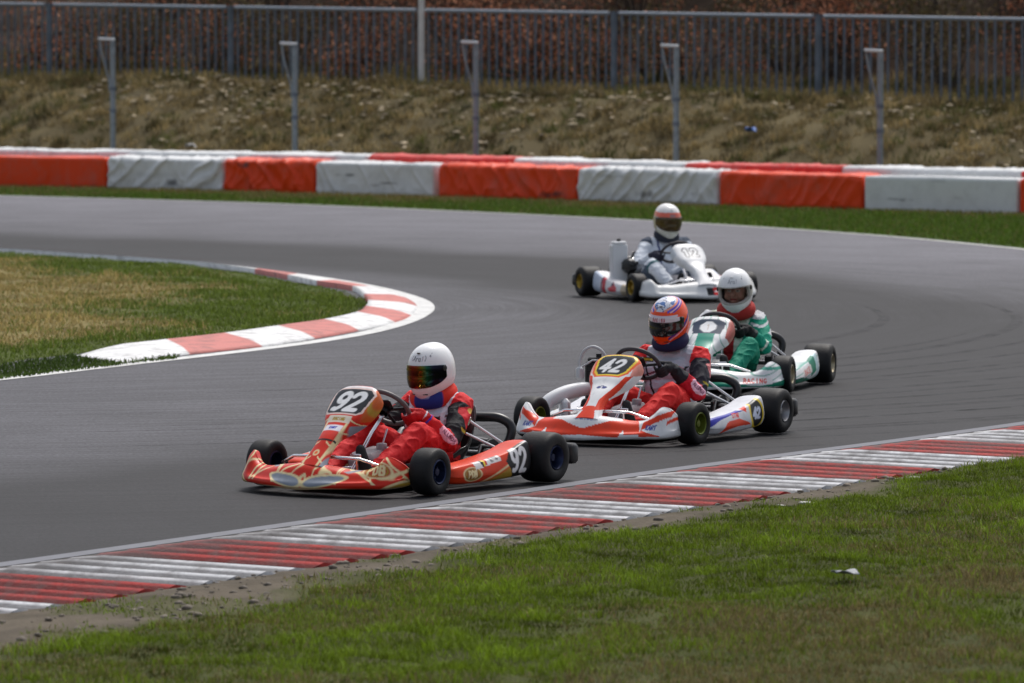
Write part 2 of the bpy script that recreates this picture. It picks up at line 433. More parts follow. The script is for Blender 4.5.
    b = MB(); b.box((-.08, -.37, .30), (.16, .12, .13), bev=.035); b.tube([(-.0, -.35, .32), (.06, -.35, .33)], .018); b.tube([(-.0, -.39, .32), (.06, -.39, .33)], .018); b.out('intake_silencer', M['blackplastic'], root, angle=70)
    # small fittings behind the left arm, seen between seat and pod
    b = MB(); b.tube([(-.28, .30, .10), (-.36, .28, .20), (-.47, .30, .18)], .010); b.tube([(-.2, .36, .10), (-.34, .36, .17)], .007); b.box((-.36, .33, .15), (.06, .05, .07), bev=.01); b.out('brake_caliper', M['darksteel'], root)
    b = MB(); b.tube([(.3, .37, .06), (.0, .40, .09), (-.3, .36, .10), (-.44, .29, .16)], .006); b.out('brake_line', M['brassy'], root)
    # rear bumper: box beam with rounded hoop
    b = MB(); zb = st.get('rb', .145)
    b.tube([(-.80, -.62, zb), (-.80, -.2, zb - .01), (-.80, .2, zb - .01), (-.80, .60, zb)], .02, n=8)
    for s in (-1, 1): b.box((-.775, s * .58, zb), (.075, .13, .115), bev=.018)
    b.out('rear_bumper', M['blackplastic'], root, angle=60)
    hz = st.get('hoop', .33); b = MB(); pts = []
    ctl = [(-.62, -.26, .14), (-.66, -.285, hz - .06), (-.64, -.22, hz), (-.60, -.1, hz + .005), (-.60, .1, hz + .005), (-.64, .22, hz), (-.66, .285, hz - .06), (-.62, .26, .14)]
    b.tube(cr(ctl, 44), .027, n=14); b.out('rear_hoop', M['blackplastic'], root)
    # wheels
    fr, rr = st.get('frim', M['rimdark']), st.get('rrim', M['rimdark']); sr = st.get('steer', 0)
    for s in (-1, 1):
        wheel(root, (.525, s * .55, .129), .129, .135, fr, s, sr)
        wheel(root, (-.525, s * .585, .141), .141, .205, rr, s)
    # bodywork
    fairing(root, st['nose'], st['p_nose']); nassau(root, st['nas'], st['p_nas'])
    sidepod(root, 1, st['pod'], st['p_pod']); sidepod(root, -1, st['pod'], st['p_pod'])
    # steering wheel: open top rim
    C, n, T = STW(st)
    e = MB(); ring = []
    for k in range(48):
        a = 2 * math.pi * k / 48; ring.append(C + (Vector((0, 1, 0)) * math.cos(a) * 1.0 + T * math.sin(a) * .93) * .142)
    e.tube(ring, .0135, n=12, closed=True)
    for a in (0, math.pi, -math.pi / 2): e.tube([C - n * .02, C + (Vector((0, 1, 0)) * math.cos(a) + T * math.sin(a)) * .136], .009, mi=1)
    e.lathe([(-.03, .03), (.0, .035), (.01, .03), (.012, 0)], C - n * .015, n, 16, mi=1)
    sw = e.out('steering_wheel', [st.get('grip', M['dark_alcantara']), M['blackmetal']], root)
    b = MB(); b.box(C - n * .005 + T * .03, (.02, .11, .065), rot=Matrix.Rotation(R(38), 4, 'Y'), bev=.008); b.out('lap_timer', M['blackplastic'], sw)
    return root

def STW(st):
    C = Vector(st.get('stw', (.16, 0, .435))); n = Vector((-.72, 0, .69)).normalized(); T = Vector((0, 1, 0)).cross(n); T = T if T.z > 0 else -T
    return C, n, T

# ------------------------------------------------------------------ driver
class Body:
    def __init__(s): s.P = []; s.reg = []; s.mb = MB()
    def cap(s, a, b, ra, rb, reg, n=14):
        """tapered capsule"""
        a = np.array(a, float); b = np.array(b, float); L = np.linalg.norm(b - a)
        d = (b - a) / (L + 1e-9) if L > 1e-6 else np.array((0, 0, 1.))
        prof = [(-ra * math.cos(t), max(ra * math.sin(t), 1e-4)) for t in np.linspace(0.02, math.pi / 2, 6)] + [(L + rb * math.sin(t), max(rb * math.cos(t), 1e-4)) for t in np.linspace(0, math.pi / 2 - .02, 6)]
        t = MB(); t.lathe(prof, a, d, n); V = np.concatenate(t.v); F = list(t.f); m = len(prof)
        F.append(tuple(range(n))); F.append(tuple((m - 1) * n + k for k in range(n))[::-1])
        F = orient(V, F); s.mb.add(V, F); s.P.append((a, b, ra, rb)); s.reg.append(reg)
    def chain(s, pts, rs, reg, n=14):
        for i in range(len(pts) - 1): s.cap(pts[i], pts[i + 1], rs[i], rs[i + 1], reg if isinstance(reg, str) else reg[i], n)

def driver(key, loc, rz, st, ds, label, group):
    k = ds.get('k', 1.0); B = Body(); sh = .435 * k; ly = ds.get('lean', 0.0)
    def T(x, y, z): return (x, y + ly * max(0, z - .12) / .3, z)
    # trunk
    B.cap(T(-.27, -.075, .15), T(-.27, .075, .15), .112, .112, 'torso'); B.cap(T(-.29, -.055, .23 * k), T(-.29, .055, .23 * k), .115, .115, 'torso')
    B.cap(T(-.315, -.075, .33 * k), T(-.315, .075, .33 * k), .118, .118, 'torso'); B.cap(T(-.335, -.125, sh - .02), T(-.335, .125, sh - .02), .078, .078, 'torso')
    B.cap(T(-.33, 0, sh), T(-.30, 0, sh + .11), .06, .055, 'neck')
    hc = Vector(ds['helm']); B.cap(hc + Vector((0, 0, -.03)), hc + Vector((-.01, 0, .05)), .078, .088, 'head')
    # face under the visor: brow, nose, chin, cheeks
    B.cap(hc + Vector((.078, 0, .012)), hc + Vector((.098, 0, -.028)), .010, .014, 'head', 8); B.cap(hc + Vector((.05, 0, -.085)), hc + Vector((.062, 0, -.075)), .026, .022, 'head', 10)
    for s in (-1, 1):
        B.cap(hc + Vector((.062, s * .02, .028)), hc + Vector((.055, s * .045, .026)), .014, .013, 'head', 8); B.cap(hc + Vector((.05, s * .04, -.03)), hc + Vector((.045, s * .045, -.04)), .03, .028, 'head', 8)
    C, n, Tt = STW(st)
    for s in (-1, 1):
        arm = ds['arm'][0 if s > 0 else 1]
        elbow = Vector(arm); side = Vector((0, s, 0)); shp = Vector(T(-.335, s * (.165 + .12 * (k - 1)), sh - .01))
        ha = ds.get('hand_at', R(-22)); rim = C + side * .142 * math.cos(ha) + Tt * .132 * math.sin(ha)
        wr = rim + side * .045 + n * .055 - Tt * .03
        B.chain([shp, (shp + elbow) / 2 + side * .012, elbow], [.068, .060, .050], ['upper_arm', 'upper_arm2'])
        B.chain([elbow, elbow * .5 + wr * .5, wr], [.051, .047, .030], ['fore_arm', 'fore_arm2'])
        # gloved hand closed on the rim
        kn = rim + side * .034 - n * .006
        B.chain([wr, wr * .4 + kn * .6 + n * .008], [.029, .028], 'hand', 10)
        for i in range(4):
            o = Tt * (i - 1.5) * .0215; ln = (1, 1.08, 1.0, .82)[3 - i]
            k0 = wr * .35 + kn * .65 + o * .8 + n * .004; k1 = kn + o - n * .004 * ln; k2 = rim + o + side * .014 * ln - n * .028; k3 = rim + o - side * .012 * ln - n * .027; k4 = rim + o - side * .026 * ln - n * .006
            B.chain([k0, k1, k2, k3, k4], [.012, .0105, .0098, .0092, .0082], 'hand', 8)
        t0 = wr + Tt * .022 + n * .006; t1 = rim + side * .012 + n * .026 + Tt * .036; t2 = rim - side * .010 + n * .022 + Tt * .050
        B.chain([t0, t1, t2], [.016, .0115, .0095], 'hand', 8)
        # legs
        hip = Vector((-.20, s * .10, .14)); kn_ = Vector(ds['knee'][0 if s > 0 else 1]); an = Vector((.50, s * .145, .105))
        B.chain([hip, hip * .5 + kn_ * .5 + Vector((0, s * .01, .005)), kn_], [.092, .088, .066], ['thigh', 'thigh2'])
        B.chain([kn_, kn_ * .55 + an * .45 + Vector((-.01, 0, -.01)), an], [.066, .060, .040], ['shin', 'shin2'])
        B.chain([an + Vector((-.012, 0, -.012)), an + Vector((.05, 0, .0)), an + Vector((.095, 0, .085)), an + Vector((.10, -s * .004, .13))], [.040, .039, .036, .028], 'foot', 12)
        B.cap(an + Vector((-.03, 0, -.045)), an + Vector((.075, 0, -.045)), .026, .024, 'foot', 10)
    raw = build('raw', np.concatenate(B.mb.v), B.mb.f, M['suit'])
    md = raw.modifiers.new('r', 'REMESH'); md.mode = 'VOXEL'; md.voxel_size = .0052
    md = raw.modifiers.new('s', 'SMOOTH'); md.factor = .5; md.iterations = 3
    dg = bpy.context.evaluated_depsgraph_get(); me = bpy.data.meshes.new_from_object(raw.evaluated_get(dg))
    bpy.data.objects.remove(raw)
    V = np.empty(len(me.vertices) * 3, np.float32); me.vertices.foreach_get('co', V); V = V.reshape(-1, 3).astype(float)
    N = np.empty(len(V) * 3, np.float32); me.vertices.foreach_get('normal', N); N = N.reshape(-1, 3).astype(float)
    # nearest bone per vertex
    best = np.full(len(V), 9.); idx = np.zeros(len(V), int); tt = np.zeros(len(V))
    for i, (a, b, ra, rb) in enumerate(B.P):
        d = b - a; t = np.clip((V - a) @ d / (d @ d + 1e-12), 0, 1); q = np.linalg.norm(V - a - t[:, None] * d, axis=1) - (ra + (rb - ra) * t)
        m = q < best; best[m] = q[m]; idx[m] = i; tt[m] = t[m]
    reg = np.array(B.reg)[idx]
    # cloth folds
    soft_ = ~np.isin(reg, ['hand', 'head', 'foot'])
    f1 = 1 - np.abs(vnoise(V * np.array((1, 1.2, 1.6)), 17, 3)); f2 = 1 - np.abs(vnoise(V, 34, 5))
    V = V + N * ((f1 ** 3 * .009 - .003 + f2 * .003 - .0015) * soft_)[:, None]
    Cc = ds['paint'](V, N, reg, tt, st)
    me.vertices.foreach_set('co', V.astype(np.float32).ravel())
    a = me.color_attributes.new('Col', 'FLOAT_COLOR', 'POINT'); c4 = np.ones((len(V), 4), np.float32); c4[:, :3] = Cc; a.data.foreach_set('color', c4.ravel())
    me.materials.clear(); me.materials.append(M['suit']); me.polygons.foreach_set('use_smooth', np.ones(len(me.polygons), bool)); me.name = 'person'; me.update()
    o = link('person', me); o.location = (loc[0], loc[1], .004); o.rotation_euler = (0, 0, rz); tag(o, label, 'person', group)
    helmet(o, ds, hc)
    # padded neck collar
    cc = ds.get('collar_at', (hc.x - .018, hc.y, hc.z - .135)); V = []; F = []; nu, nv = 72, 22; P = []; ck = ds.get('ck', 1.0)
    for i in range(nu):
        a = 2 * math.pi * i / nu; ca, sa = math.cos(a), math.sin(a)
        for j in range(nv):
            b = 2 * math.pi * j / nv; r = .036 + .006 * (1 - ca) * .5
            P.append((ck * ca * (.088 + r * math.cos(b)), ck * sa * (.10 + r * math.cos(b)), ck * (r * 1.25 * math.sin(b) - ca * .032)))
    P = np.array(P) + np.array(cc); i, j = np.meshgrid(np.arange(nu), np.arange(nv), indexing='ij'); i2, j2 = (i + 1) % nu, (j + 1) % nv
    F = np.stack([i * nv + j, i2 * nv + j, i2 * nv + j2, i * nv + j2], -1).reshape(-1, 4); F = orient(P, F)
    rel = P - np.array(cc); ang = np.degrees(np.arctan2(rel[:, 1], rel[:, 0]))
    build('neck_collar', P, F, M['collar'], o, col=ds['collar'](rel, ang))
    return o

def helmet(parent, ds, hc):
    sc = ds.get('hs', 1.0); nu, nv = 144, 96
    pitch = R(ds.get('pitch', 9)); yaw = R(ds.get('yaw', 0)); roll = R(ds.get('roll', 0))
    Rm = np.array((Matrix.Rotation(yaw, 3, 'Z') @ Matrix.Rotation(roll, 3, 'X') @ Matrix.Rotation(pitch, 3, 'Y')))
    def surf(a, e, off=0.0):
        """a azimuth from the front, e elevation (arrays, radians)"""
        ca, sa, ce, se = np.cos(a), np.sin(a), np.cos(e), np.sin(e)
        pw = lambda x, p: np.sign(x) * np.abs(x) ** p
        x = .150 * pw(ce, .88) * pw(ca, .94); y = .122 * pw(ce, .86) * pw(sa, .94); z = .160 * pw(se, .92)
        chin = np.clip(-se, 0, 1) * np.clip(ca, 0, 1) ** 1.5; x = x + .052 * chin * (1 - .35 * np.clip(-se, 0, 1))
        x = x - .012 * np.clip(-ca, 0, 1) * np.clip(se, 0, 1)
        y = y * (1 - .18 * np.clip(-se - .2, 0, 1)); z = np.maximum(z, -.140)
        r = 1 + off; P = np.stack([x * r, y * r, z * r], -1) * sc
        return P
    elo = lambda a: R(-23) + R(20) * (np.abs(a) / R(84)) ** 3; ehi = lambda a: R(19) - R(5) * (np.abs(a) / R(84)) ** 3
    a = np.linspace(-math.pi, math.pi, nu, endpoint=False); e = np.linspace(R(-66), R(89.9), nv); A, E_ = np.meshgrid(a, e, indexing='ij')
    A, E_ = A.ravel(), E_.ravel(); P = surf(A, E_); C = ds['hpaint'](A, E_, P / sc)
    i, j = np.meshgrid(np.arange(nu), np.arange(nv - 1), indexing='ij'); i2 = (i + 1) % nu
    F = np.stack([i * nv + j, i2 * nv + j, i2 * nv + j + 1, i * nv + j + 1], -1).reshape(-1, 4)
    ac = A[F[:, 0]] + math.pi / nu; ec = (E_[F[:, 0]] + E_[F[:, 2]]) / 2
    hole = (np.abs(ac) < R(66)) & (ec > elo(ac) + R(3.5)) & (ec < ehi(ac) - R(3.0)); F = F[~hole]
    W = P @ Rm.T + np.array(hc)
    o = build('helmet', W, F, [M['helmetpaint'], M['helmetlining']], parent, col=C)
    md = o.modifiers.new('shell', 'SOLIDIFY'); md.thickness = .022; md.offset = -1; md.use_rim = True; md.material_offset = 1; md.material_offset_rim = 0
    # check direction of normals
    n = vnormals(W, F); s = np.einsum('ij,ij->i', n, W - np.array(hc)).sum()
    if s < 0: o.data.flip_normals()
    # visor
    m1, m2 = 70, 22; aa = np.linspace(R(-80), R(80), m1); ff = np.linspace(0, 1, m2); AA, FF = np.meshgrid(aa, ff, indexing='ij')
    AA, FF = AA.ravel(), FF.ravel(); EE = elo(AA) + (ehi(AA) - elo(AA)) * FF; P = surf(AA, EE, .016) @ Rm.T + np.array(hc)
    i, j = np.meshgrid(np.arange(m1 - 1), np.arange(m2 - 1), indexing='ij'); F = np.stack([i * m2 + j, (i + 1) * m2 + j, (i + 1) * m2 + j + 1, i * m2 + j + 1], -1).reshape(-1, 4)
    v = build('visor', P, F, ds['visor'], o, col=ds.get('vpaint', lambda a, f: np.full((len(a), 3), .02))(AA, FF))
    n = vnormals(P, F)
    if np.einsum('ij,ij->i', n, P - np.array(hc)).sum() < 0: v.data.flip_normals()
    md = v.modifiers.new('t', 'SOLIDIFY'); md.thickness = .003; md.offset = 1
    for s in (-1, 1):
        b = MB()
        p = surf(np.array([R(76) * s]), np.array([R(9)]), .03)[0] @ Rm.T + np.array(hc); ax = Rm @ np.array((.15, s, 0))
        b.lathe([(-.004, .016), (.004, .015), (.006, .006), (.006, 0)], p, ax, 16)
        b.out('visor_pivot', M['blackplastic'], o)
    # small chin vents
    for s in (-1, 1):
        for (az, el) in ((24, -40),):
            b = MB(); p = surf(np.array([R(az) * s]), np.array([R(el)]), .004)[0]; b.box(p @ Rm.T + np.array(hc), (.006, .03, .006), rot=Matrix.Rotation(R(az) * s + yaw, 4, 'Z'), bev=.002); b.out('air_vent', M[ds.get('vent', 'blackplastic')], o)
    b = MB(); p = surf(np.array([0.]), np.array([R(48)]), .005)[0]; b.box(p @ Rm.T + np.array(hc), (.02, .022, .006), bev=.003)
    b.out('air_vent', M[ds.get('vent', 'blackplastic')], o)
    return o

M['tank'] = mat('fuel_tank_plastic', (.32, .31, .33), .4)
M['chromewhite'] = mat('polished_stay', (.8, .8, .82), .3, metal=.5)
M['brassy'] = mat('copper_brake_line', (.4, .2, .06), .4, metal=.8)
M['rimdark'] = mat('blue_anodised_rim', (.012, .02, .06), .35, metal=.6)
M['rimyellow'] = mat('yellow_green_rim', (.13, .16, .015), .4, metal=.4)
M['rimcream'] = mat('pale_brass_rim', (.42, .36, .24), .4, metal=.6)
M['rimgold'] = mat('gold_rim', (.38, .25, .03), .4, metal=.6)
M['helmetlining'] = mat('helmet_lining', (.02, .02, .022), .9)
M['visor_iridescent'] = vmat('mirror_visor', .14, metal=.9)
M['visor_black'] = vmat('black_visor', .12, coat=.6)
def tinted(name, col, f):
    m, N, L, b = nt(name); b.inputs['Base Color'].default_value = (*col, 1); b.inputs['Roughness'].default_value = .08; b.inputs['Coat Weight'].default_value = .5
    t = N.new('ShaderNodeBsdfTransparent'); t.inputs['Color'].default_value = (.92, .90, .88, 1); x = N.new('ShaderNodeMixShader'); x.inputs[0].default_value = f
    L.new(t.outputs[0], x.inputs[1]); L.new(b.outputs[0], x.inputs[2]); L.new(x.outputs[0], N['Material Output'].inputs['Surface']); return m
M['visor_clear'] = tinted('clear_visor', (.03, .025, .025), .10)
M['visor_brown'] = tinted('smoked_visor', (.08, .05, .015), .72)

RED = (.64, .028, .012); ORED = (.70, .085, .022); CREAM = (.80, .66, .36); SILV = (.26, .29, .34); GOLD = (.42, .26, .035); SUITRED = (.66, .014, .018)
NAVY = (.012, .018, .11); ROYAL = (.03, .035, .36); ORANGE = (.84, .12, .025); GREEN = (.0, .20, .12); DKRED = (.36, .012, .014); YEL = (.80, .58, .04)
def full(P, c): return np.tile(np.array(c, float), (len(P), 1))
def wav(x, f, a, ph=0): return a * np.sin(x * f + ph)

# --- kart 92: red, cream flames, silver lenses
def nose92(P, N):
    x, y, z = P.T; C = full(P, RED); ay = np.abs(y)
    n = vnoise(np.c_[x * .6, y, z * .8], 13, 4)
    # long flame licks on top and in front
    for (f, ph, w_, sgn) in ((17, .3, .10, 1), (23, 1.9, .08, 1), (13, 3.6, .10, -1)):
        v = np.sin(ay * f + ph + 9 * (x - .8) * sgn + z * 16 + n * .9); C = mix(C, soft(np.abs(v) - w_ * 1.5, .12) * (z > .07), CREAM)
    C = mix(C, soft(np.abs(np.sin(ay * 15 + 2.1 + 12 * (x - .8))) - .22, .2) * (x < .86) * (ay < .42) * (N[:, 2] > .5), SILV)
    # two silver lenses low in the middle
    for s in (-1, 1):
        u = (y * s - .125) / .110; v = (z - .086 - .016 * u) / (.024 - .006 * np.clip(u, -1, 1)); d = np.abs(u) ** 3 + np.abs(v) ** 1.6
        m = (N[:, 0] > .0); C = mix(C, soft(d - 1.75, .3) * m, CREAM); C = mix(C, soft(d - 1, .25) * m, SILV)
    # left tip: gold lower edge, oval badge with letters
    C = mix(C, soft(.475 - ay + (z - .07) * 1.5, .02) * (z < .13), GOLD); C = mix(C, soft(np.abs(ay - .475 - (z - .07) * 1.5) - .010, .01) * (z < .14), CREAM)
    u, v, m = frame(P, N, (.82, .395, .155), (-.25, .97, 0), (-.45, 0, .8)); d = np.hypot(u / .088, v / .052)
    C = mix(C, soft(d - 1, .1) * m, CREAM); C = mix(C, soft(d - .84, .1) * m, (.50, .06, .02)); C = mix(C, soft(np.abs(d - .70) - .05, .06) * m, GOLD); C = mix(C, soft(text_d('PDB', u, v, .052) - .0062) * m, CREAM)
    C = mix(C, soft(z - .048, .006) * (N[:, 0] > -.3), (.5, .35, .2)); return C
def nas92(P, N):
    x, y, z = P.T; C = full(P, RED); ay = np.abs(y)
    C = mix(C, soft(.12 - ay, .015) * (z > .38), (.55, .11, .02))
    C = mix(C, soft(np.abs(ay - .135 + (z - .46) * .35) - .009, .008) * (z > .36), GOLD)
    C = mix(C, soft(np.abs(ay - .056 - (z - .25) * .08) - .007, .006) * (z < .40), CREAM); C = mix(C, (np.abs(np.sin(z * 42 + ay * 30)) < .16) * (z < .40) * (ay > .02), CREAM); C = mix(C, soft(.073 + (z - .25) * .1 - ay, .006) * (z < .36), SILV)
    u, v, m = frame(P, N, (.49, 0, .475), UF, (-.64, 0, .77))
    C = mix(C, (np.abs(u) < .115) * (v > .095) * (v < .125) * m, (.75, .68, .68))
    C = mix(C, (np.abs(u) < .075) * (v < -.105) * (v > -.16) * m, (.70, .62, .50)); C = mix(C, soft(text_d('RACING', u, v + .133, .020) - .003) * m, GOLD)
    C = mix(C, (np.abs(u) < .055) * (v < -.18) * (v > -.225) * m, (.72, .70, .76)); C = mix(C, soft(text_d('KART', u, v + .203, .018) - .003) * m, ROYAL)
    C = mix(C, (np.abs(v + .30) < .006) * (np.abs(u) < .06) * m, BLACK); C = mix(C, soft(np.hypot(u, (v + .40) / 1.2) - .019, .006) * m, CREAM); C = mix(C, soft(np.hypot(u, (v + .40) / 1.2) - .010, .005) * m, ORANGE)
    hexa = inpoly(u, v, [(-.125, .075), (-.105, .092), (.10, .092), (.128, .06), (.108, -.07), (.085, -.088), (-.10, -.088), (-.12, -.07)])
    C = mix(C, inpoly(u, v, [(-.137, .08), (-.11, .103), (.11, .103), (.139, .065), (.118, -.078), (.09, -.099), (-.108, -.099), (-.131, -.075)]) & m, (.72, .55, .5)); C = mix(C, hexa & m, (.022, .026, .032))
    C = mix(C, soft(text_d('92', u, v, .138, adv=.66, shear=.22) - .0155, .004) * m, WHITE); return C
def pod92(P, N):
    x, y, z = P.T; C = full(P, (.70, .05, .012)); s = np.where(y > 0, 1, -1)
    C = mix(C, soft(z - .075 - (-.05 - x) * .35, .02) * (x < .12) * (x > -.22), GOLD); C = mix(C, soft(np.abs(z - .09 - (-.05 - x) * .35) - .006, .006) * (x < .12) * (x > -.22), CREAM)
    for sd, U, yy in ((1, UL, .6), (-1, UR, -.6)):
        u, v, m = frame(P, N, (.185, yy, .092), U, Z); m = m & (y * sd > 0); d = np.hypot(u / .080, v / .040)
        C = mix(C, soft(d - 1, .1) * m, CREAM); C = mix(C, soft(d - .86, .1) * m, (.30, .10, .02)); C = mix(C, soft(np.abs(d - .72) - .04, .06) * m, GOLD)
        C = mix(C, soft(text_d('PDB', u, v, .036, shear=.1) - .0048) * m, CREAM)
        u, v, m = frame(P, N, (.04, yy, .152), (U[0], 0, .16), (0, 0, 1)); m = m & (y * sd > 0)
        C = mix(C, (np.abs(u) < .12) & (np.abs(v) < .019) & m, (.76, .74, .72))
        for q, cc in ((-.05, BLACK), (-.033, YEL), (-.016, (.6, .02, .02))): C = mix(C, (np.abs(u - q) < .0085) & (np.abs(v) < .016) & m, cc)
        C = mix(C, soft(text_d('RACING', u - .06, v, .018) - .0022) * m, (.2, .2, .2))
        u, v, m = frame(P, N, (-.245, yy, .145), U, Z); m = m & (y * sd > 0)
        C = mix(C, inpoly(u, v, [(-.12, .0), (-.055, .075), (.12, .11), (.16, -.02), (.07, -.10), (-.05, -.10)]) & m, (.018, .018, .02))
        C = mix(C, soft(text_d('92', u, v, .135, w=.48, adv=.53, shear=.06) - .0125, .004) * m, WHITE)
        C = mix(C, (v > .082 + u * .12) & (u > -.02) & m, (.6, .55, .58))
    return C
# --- kart 42: white with orange red fields, blue strokes
OR = (.78, .055, .018)
def nose42(P, N):
    x, y, z = P.T; C = full(P, WHITE); ay = np.abs(y)
    band = (z < .152 - .9 * np.clip(.16 - ay, 0, .16) ** 1.0 * .33) & (z > .058 + .05 * np.clip(.2 - ay, 0, 1)) & (ay < .245 + (z - .06) * .35) & (N[:, 0] > .0)
    C = mix(C, band, OR)
    C = mix(C, (np.abs(ay - .30 - (x - .85) * .55) < .055) & (N[:, 2] > .35), OR)
    C = mix(C, ((ay > .36) & (ay < .50) & (z > .10 + (ay - .36) * .55) & (z < .145 + (ay - .36) * .5)), OR)
    C = mix(C, (ay > .36) & (ay < .47) & (z < .10 - (ay - .36) * .3) & (z > .062) & (N[:, 0] > 0), OR)
    C = mix(C, (ay > .49) & (np.abs(z - .15 - (ay - .5)) < .012), OR)
    C = mix(C, (ay < .11) & (np.abs(x - .80) < .02) & (N[:, 2] > .4), OR)
    u, v, m = frame(P, N, (.87, 0, .155), UF, (-.7, 0, .7)); C = mix(C, soft(text_d('RACING', u, v, .028, shear=.2) - .003) * m, (.2, .26, .5))
    for sd in (-1, 1):
        u, v, m = frame(P, N, (.83, sd * .42, .115), (-.2 * sd, 1, 0), Z); C = mix(C, soft(text_d('KART', u, v, .024, shear=.25) - .0032) * m * (y * sd > 0), (.05, .08, .35))
    C = mix(C, soft(z - .044, .005), (.55, .55, .55)); return C
def nas42(P, N):
    x, y, z = P.T; C = full(P, WHITE); ay = np.abs(y)
    C = mix(C, (np.abs(ay - .05 - np.clip(z - .27, 0, 1) * .62) < .018) & (z > .21) & (z < .40), OR)
    C = mix(C, (ay < .05 - (z - .19) * .5) & (z < .235), OR)
    C = mix(C, (ay > .135) & (z > .40), (.75, .30, .24))
    u, v, m = frame(P, N, (.45, 0, .425), UF, (-.64, 0, .77))
    sh = lambda k: inpoly(u / k, v / k, [(-.115, .045), (-.095, .082), (0, .09), (.105, .082), (.125, .05), (.095, -.05), (.06, -.08), (-.075, -.08), (-.1, -.05)])
    C = mix(C, sh(1.27) & m, ORANGE); C = mix(C, sh(1.13) & m, YEL); C = mix(C, sh(1) & m, (.02, .025, .03))
    C = mix(C, soft(text_d('42', u, v + .002, .108, adv=.72, shear=.3) - .012, .004) * m, WHITE)
    u2, v2, m = frame(P, N, (.60, 0, .29), UF, (-.64, 0, .77)); C = mix(C, (np.hypot(u2 / .035, v2 / .016) < 1) & m, (.03, .05, .2)); C = mix(C, soft(text_d('S', u2, v2, .02) - .003) * m, WHITE)
    return C
def pod42(P, N):
    x, y, z = P.T; C = full(P, (.66, .67, .70))
    for sd, U, yy in ((1, UL, .6), (-1, UR, -.6)):
        u, v, m = frame(P, N, (0, yy, .11), U, Z); v = v * 1.28; m = m & (y * sd > 0)
        C = mix(C, inpoly(u, v, [(-.33, .02), (-.33, .055), (-.05, .085), (.10, .075), (-.05, .055), (-.22, .02), (-.33, -.03)]) & m, ROYAL)
        C = mix(C, inpoly(u, v, [(-.22, -.09), (-.14, .0), (.02, .018), (.14, -.02), (.165, -.04), (.0, -.04), (-.12, -.06)]) & m, OR)
        C = mix(C, soft(text_d('STAR', u + .02, v - .045, .032, shear=.2) - .0042) * m, (.7, .05, .05))
        C = mix(C, inpoly(u, v, [(-.02, .10), (.06, .155), (.14, .185), (.08, .13), (.02, .09)]) & m, OR); C = mix(C, inpoly(u, v, [(.06, .09), (.15, .13), (.12, .06)]) & m, OR)
        d = np.hypot((u - .25) / .072, (v - .045) / .108); C = mix(C, soft(d - 1.25, .1) * m, YEL); C = mix(C, soft(d - 1.0, .1) * m, BLACK)
        C = mix(C, soft(text_d('42', u - .25, v - .045, .085, w=.5, adv=.55, shear=.2) - .011, .004) * m, (.6, .65, .8))
    return C
# --- green and white kart
def lines(P, C, q, col, f=90, w=.30): return mix(C, soft(w - np.abs(np.sin(q * f)) if False else np.abs(np.sin(q * f)) - w, .3), col)
def noseG(P, N):
    x, y, z = P.T; C = full(P, WHITE); q = z - .05 * np.sin(np.abs(y) * 9 + .6) + (x - .8) * .25
    C = lines(P, C, q, (.10, .34, .26), 70, .20); C = mix(C, (z < .095 + .03 * np.sin(np.abs(y) * 11)) & (z > .058), GREEN); C = mix(C, (z > .17) & (np.abs(y) > .34) & (z < .19), (.1, .4, .3))
    for sd in (-1, 1):
        u, v, m = frame(P, N, (.84, sd * .42, .098), (-.25 * sd, 1, 0), Z); m = m & (y * sd > 0)
        C = mix(C, (np.abs(u) < .12) & (np.abs(v) < .023) & m, (.82, .80, .78)); C = mix(C, soft(text_d('RACING', u, v, .028, adv=1.0, w=.85) - .0035) * m, (.65, .04, .03))
    return C
def nasG(P, N):
    x, y, z = P.T; C = full(P, WHITE)
    C = lines(P, C, np.abs(y) + z * .4, (.12, .36, .28), 62, .16)
    u, v, m = frame(P, N, (.41, 0, .40), UF, (-.64, 0, .77))
    C = mix(C, (np.abs(u) > .135) & (np.abs(v) < .10), (.45, .12, .10)); C = mix(C, (np.abs(u) < .06) & (v < -.06) & m, (.02, .28, .2))
    C = mix(C, inpoly(u, v, [(-.12, .05), (-.06, .085), (.06, .085), (.12, .05), (.10, -.07), (-.10, -.07)]) & m, (.02, .04, .08)); C = mix(C, soft(np.maximum(np.maximum(np.abs(u), np.abs(v)), (np.abs(u) + np.abs(v)) * .74) - .058, .006) * m, (.84, .84, .84))
    C = mix(C, soft(text_d('1', u, v, .06) - .004) * m, (.62, .55, .50)); return C
def podG(P, N):
    x, y, z = P.T; C = full(P, WHITE); C = lines(P, C, z + .12 * x, (.10, .36, .28), 75, .22); C = mix(C, z < .068 + .015 * np.sin(x * 9), GREEN)
    for sd, U, yy in ((1, UL, .6), (-1, UR, -.6)):
        u, v, m = frame(P, N, (.02, yy, .12), (U[0], 0, .14), Z); v = v * 1.25; m = m & (y * sd > 0)
        C = mix(C, inpoly(u, v, [(.1, -.08), (.12, .1), (.3, .12), (.25, -.06)]) & m, GREEN)
        C = mix(C, (np.abs(u - .02) < .12) & (np.abs(v + .01) < .035) & m, (.72, .66, .64)); C = mix(C, soft(text_d('RACE', u - .02, v + .01, .045, adv=.9, w=.7) - .005) * m, (.6, .05, .04))
        C = mix(C, (u > .265) & (u < .33) & m, (.55, .72, .74))
    return C
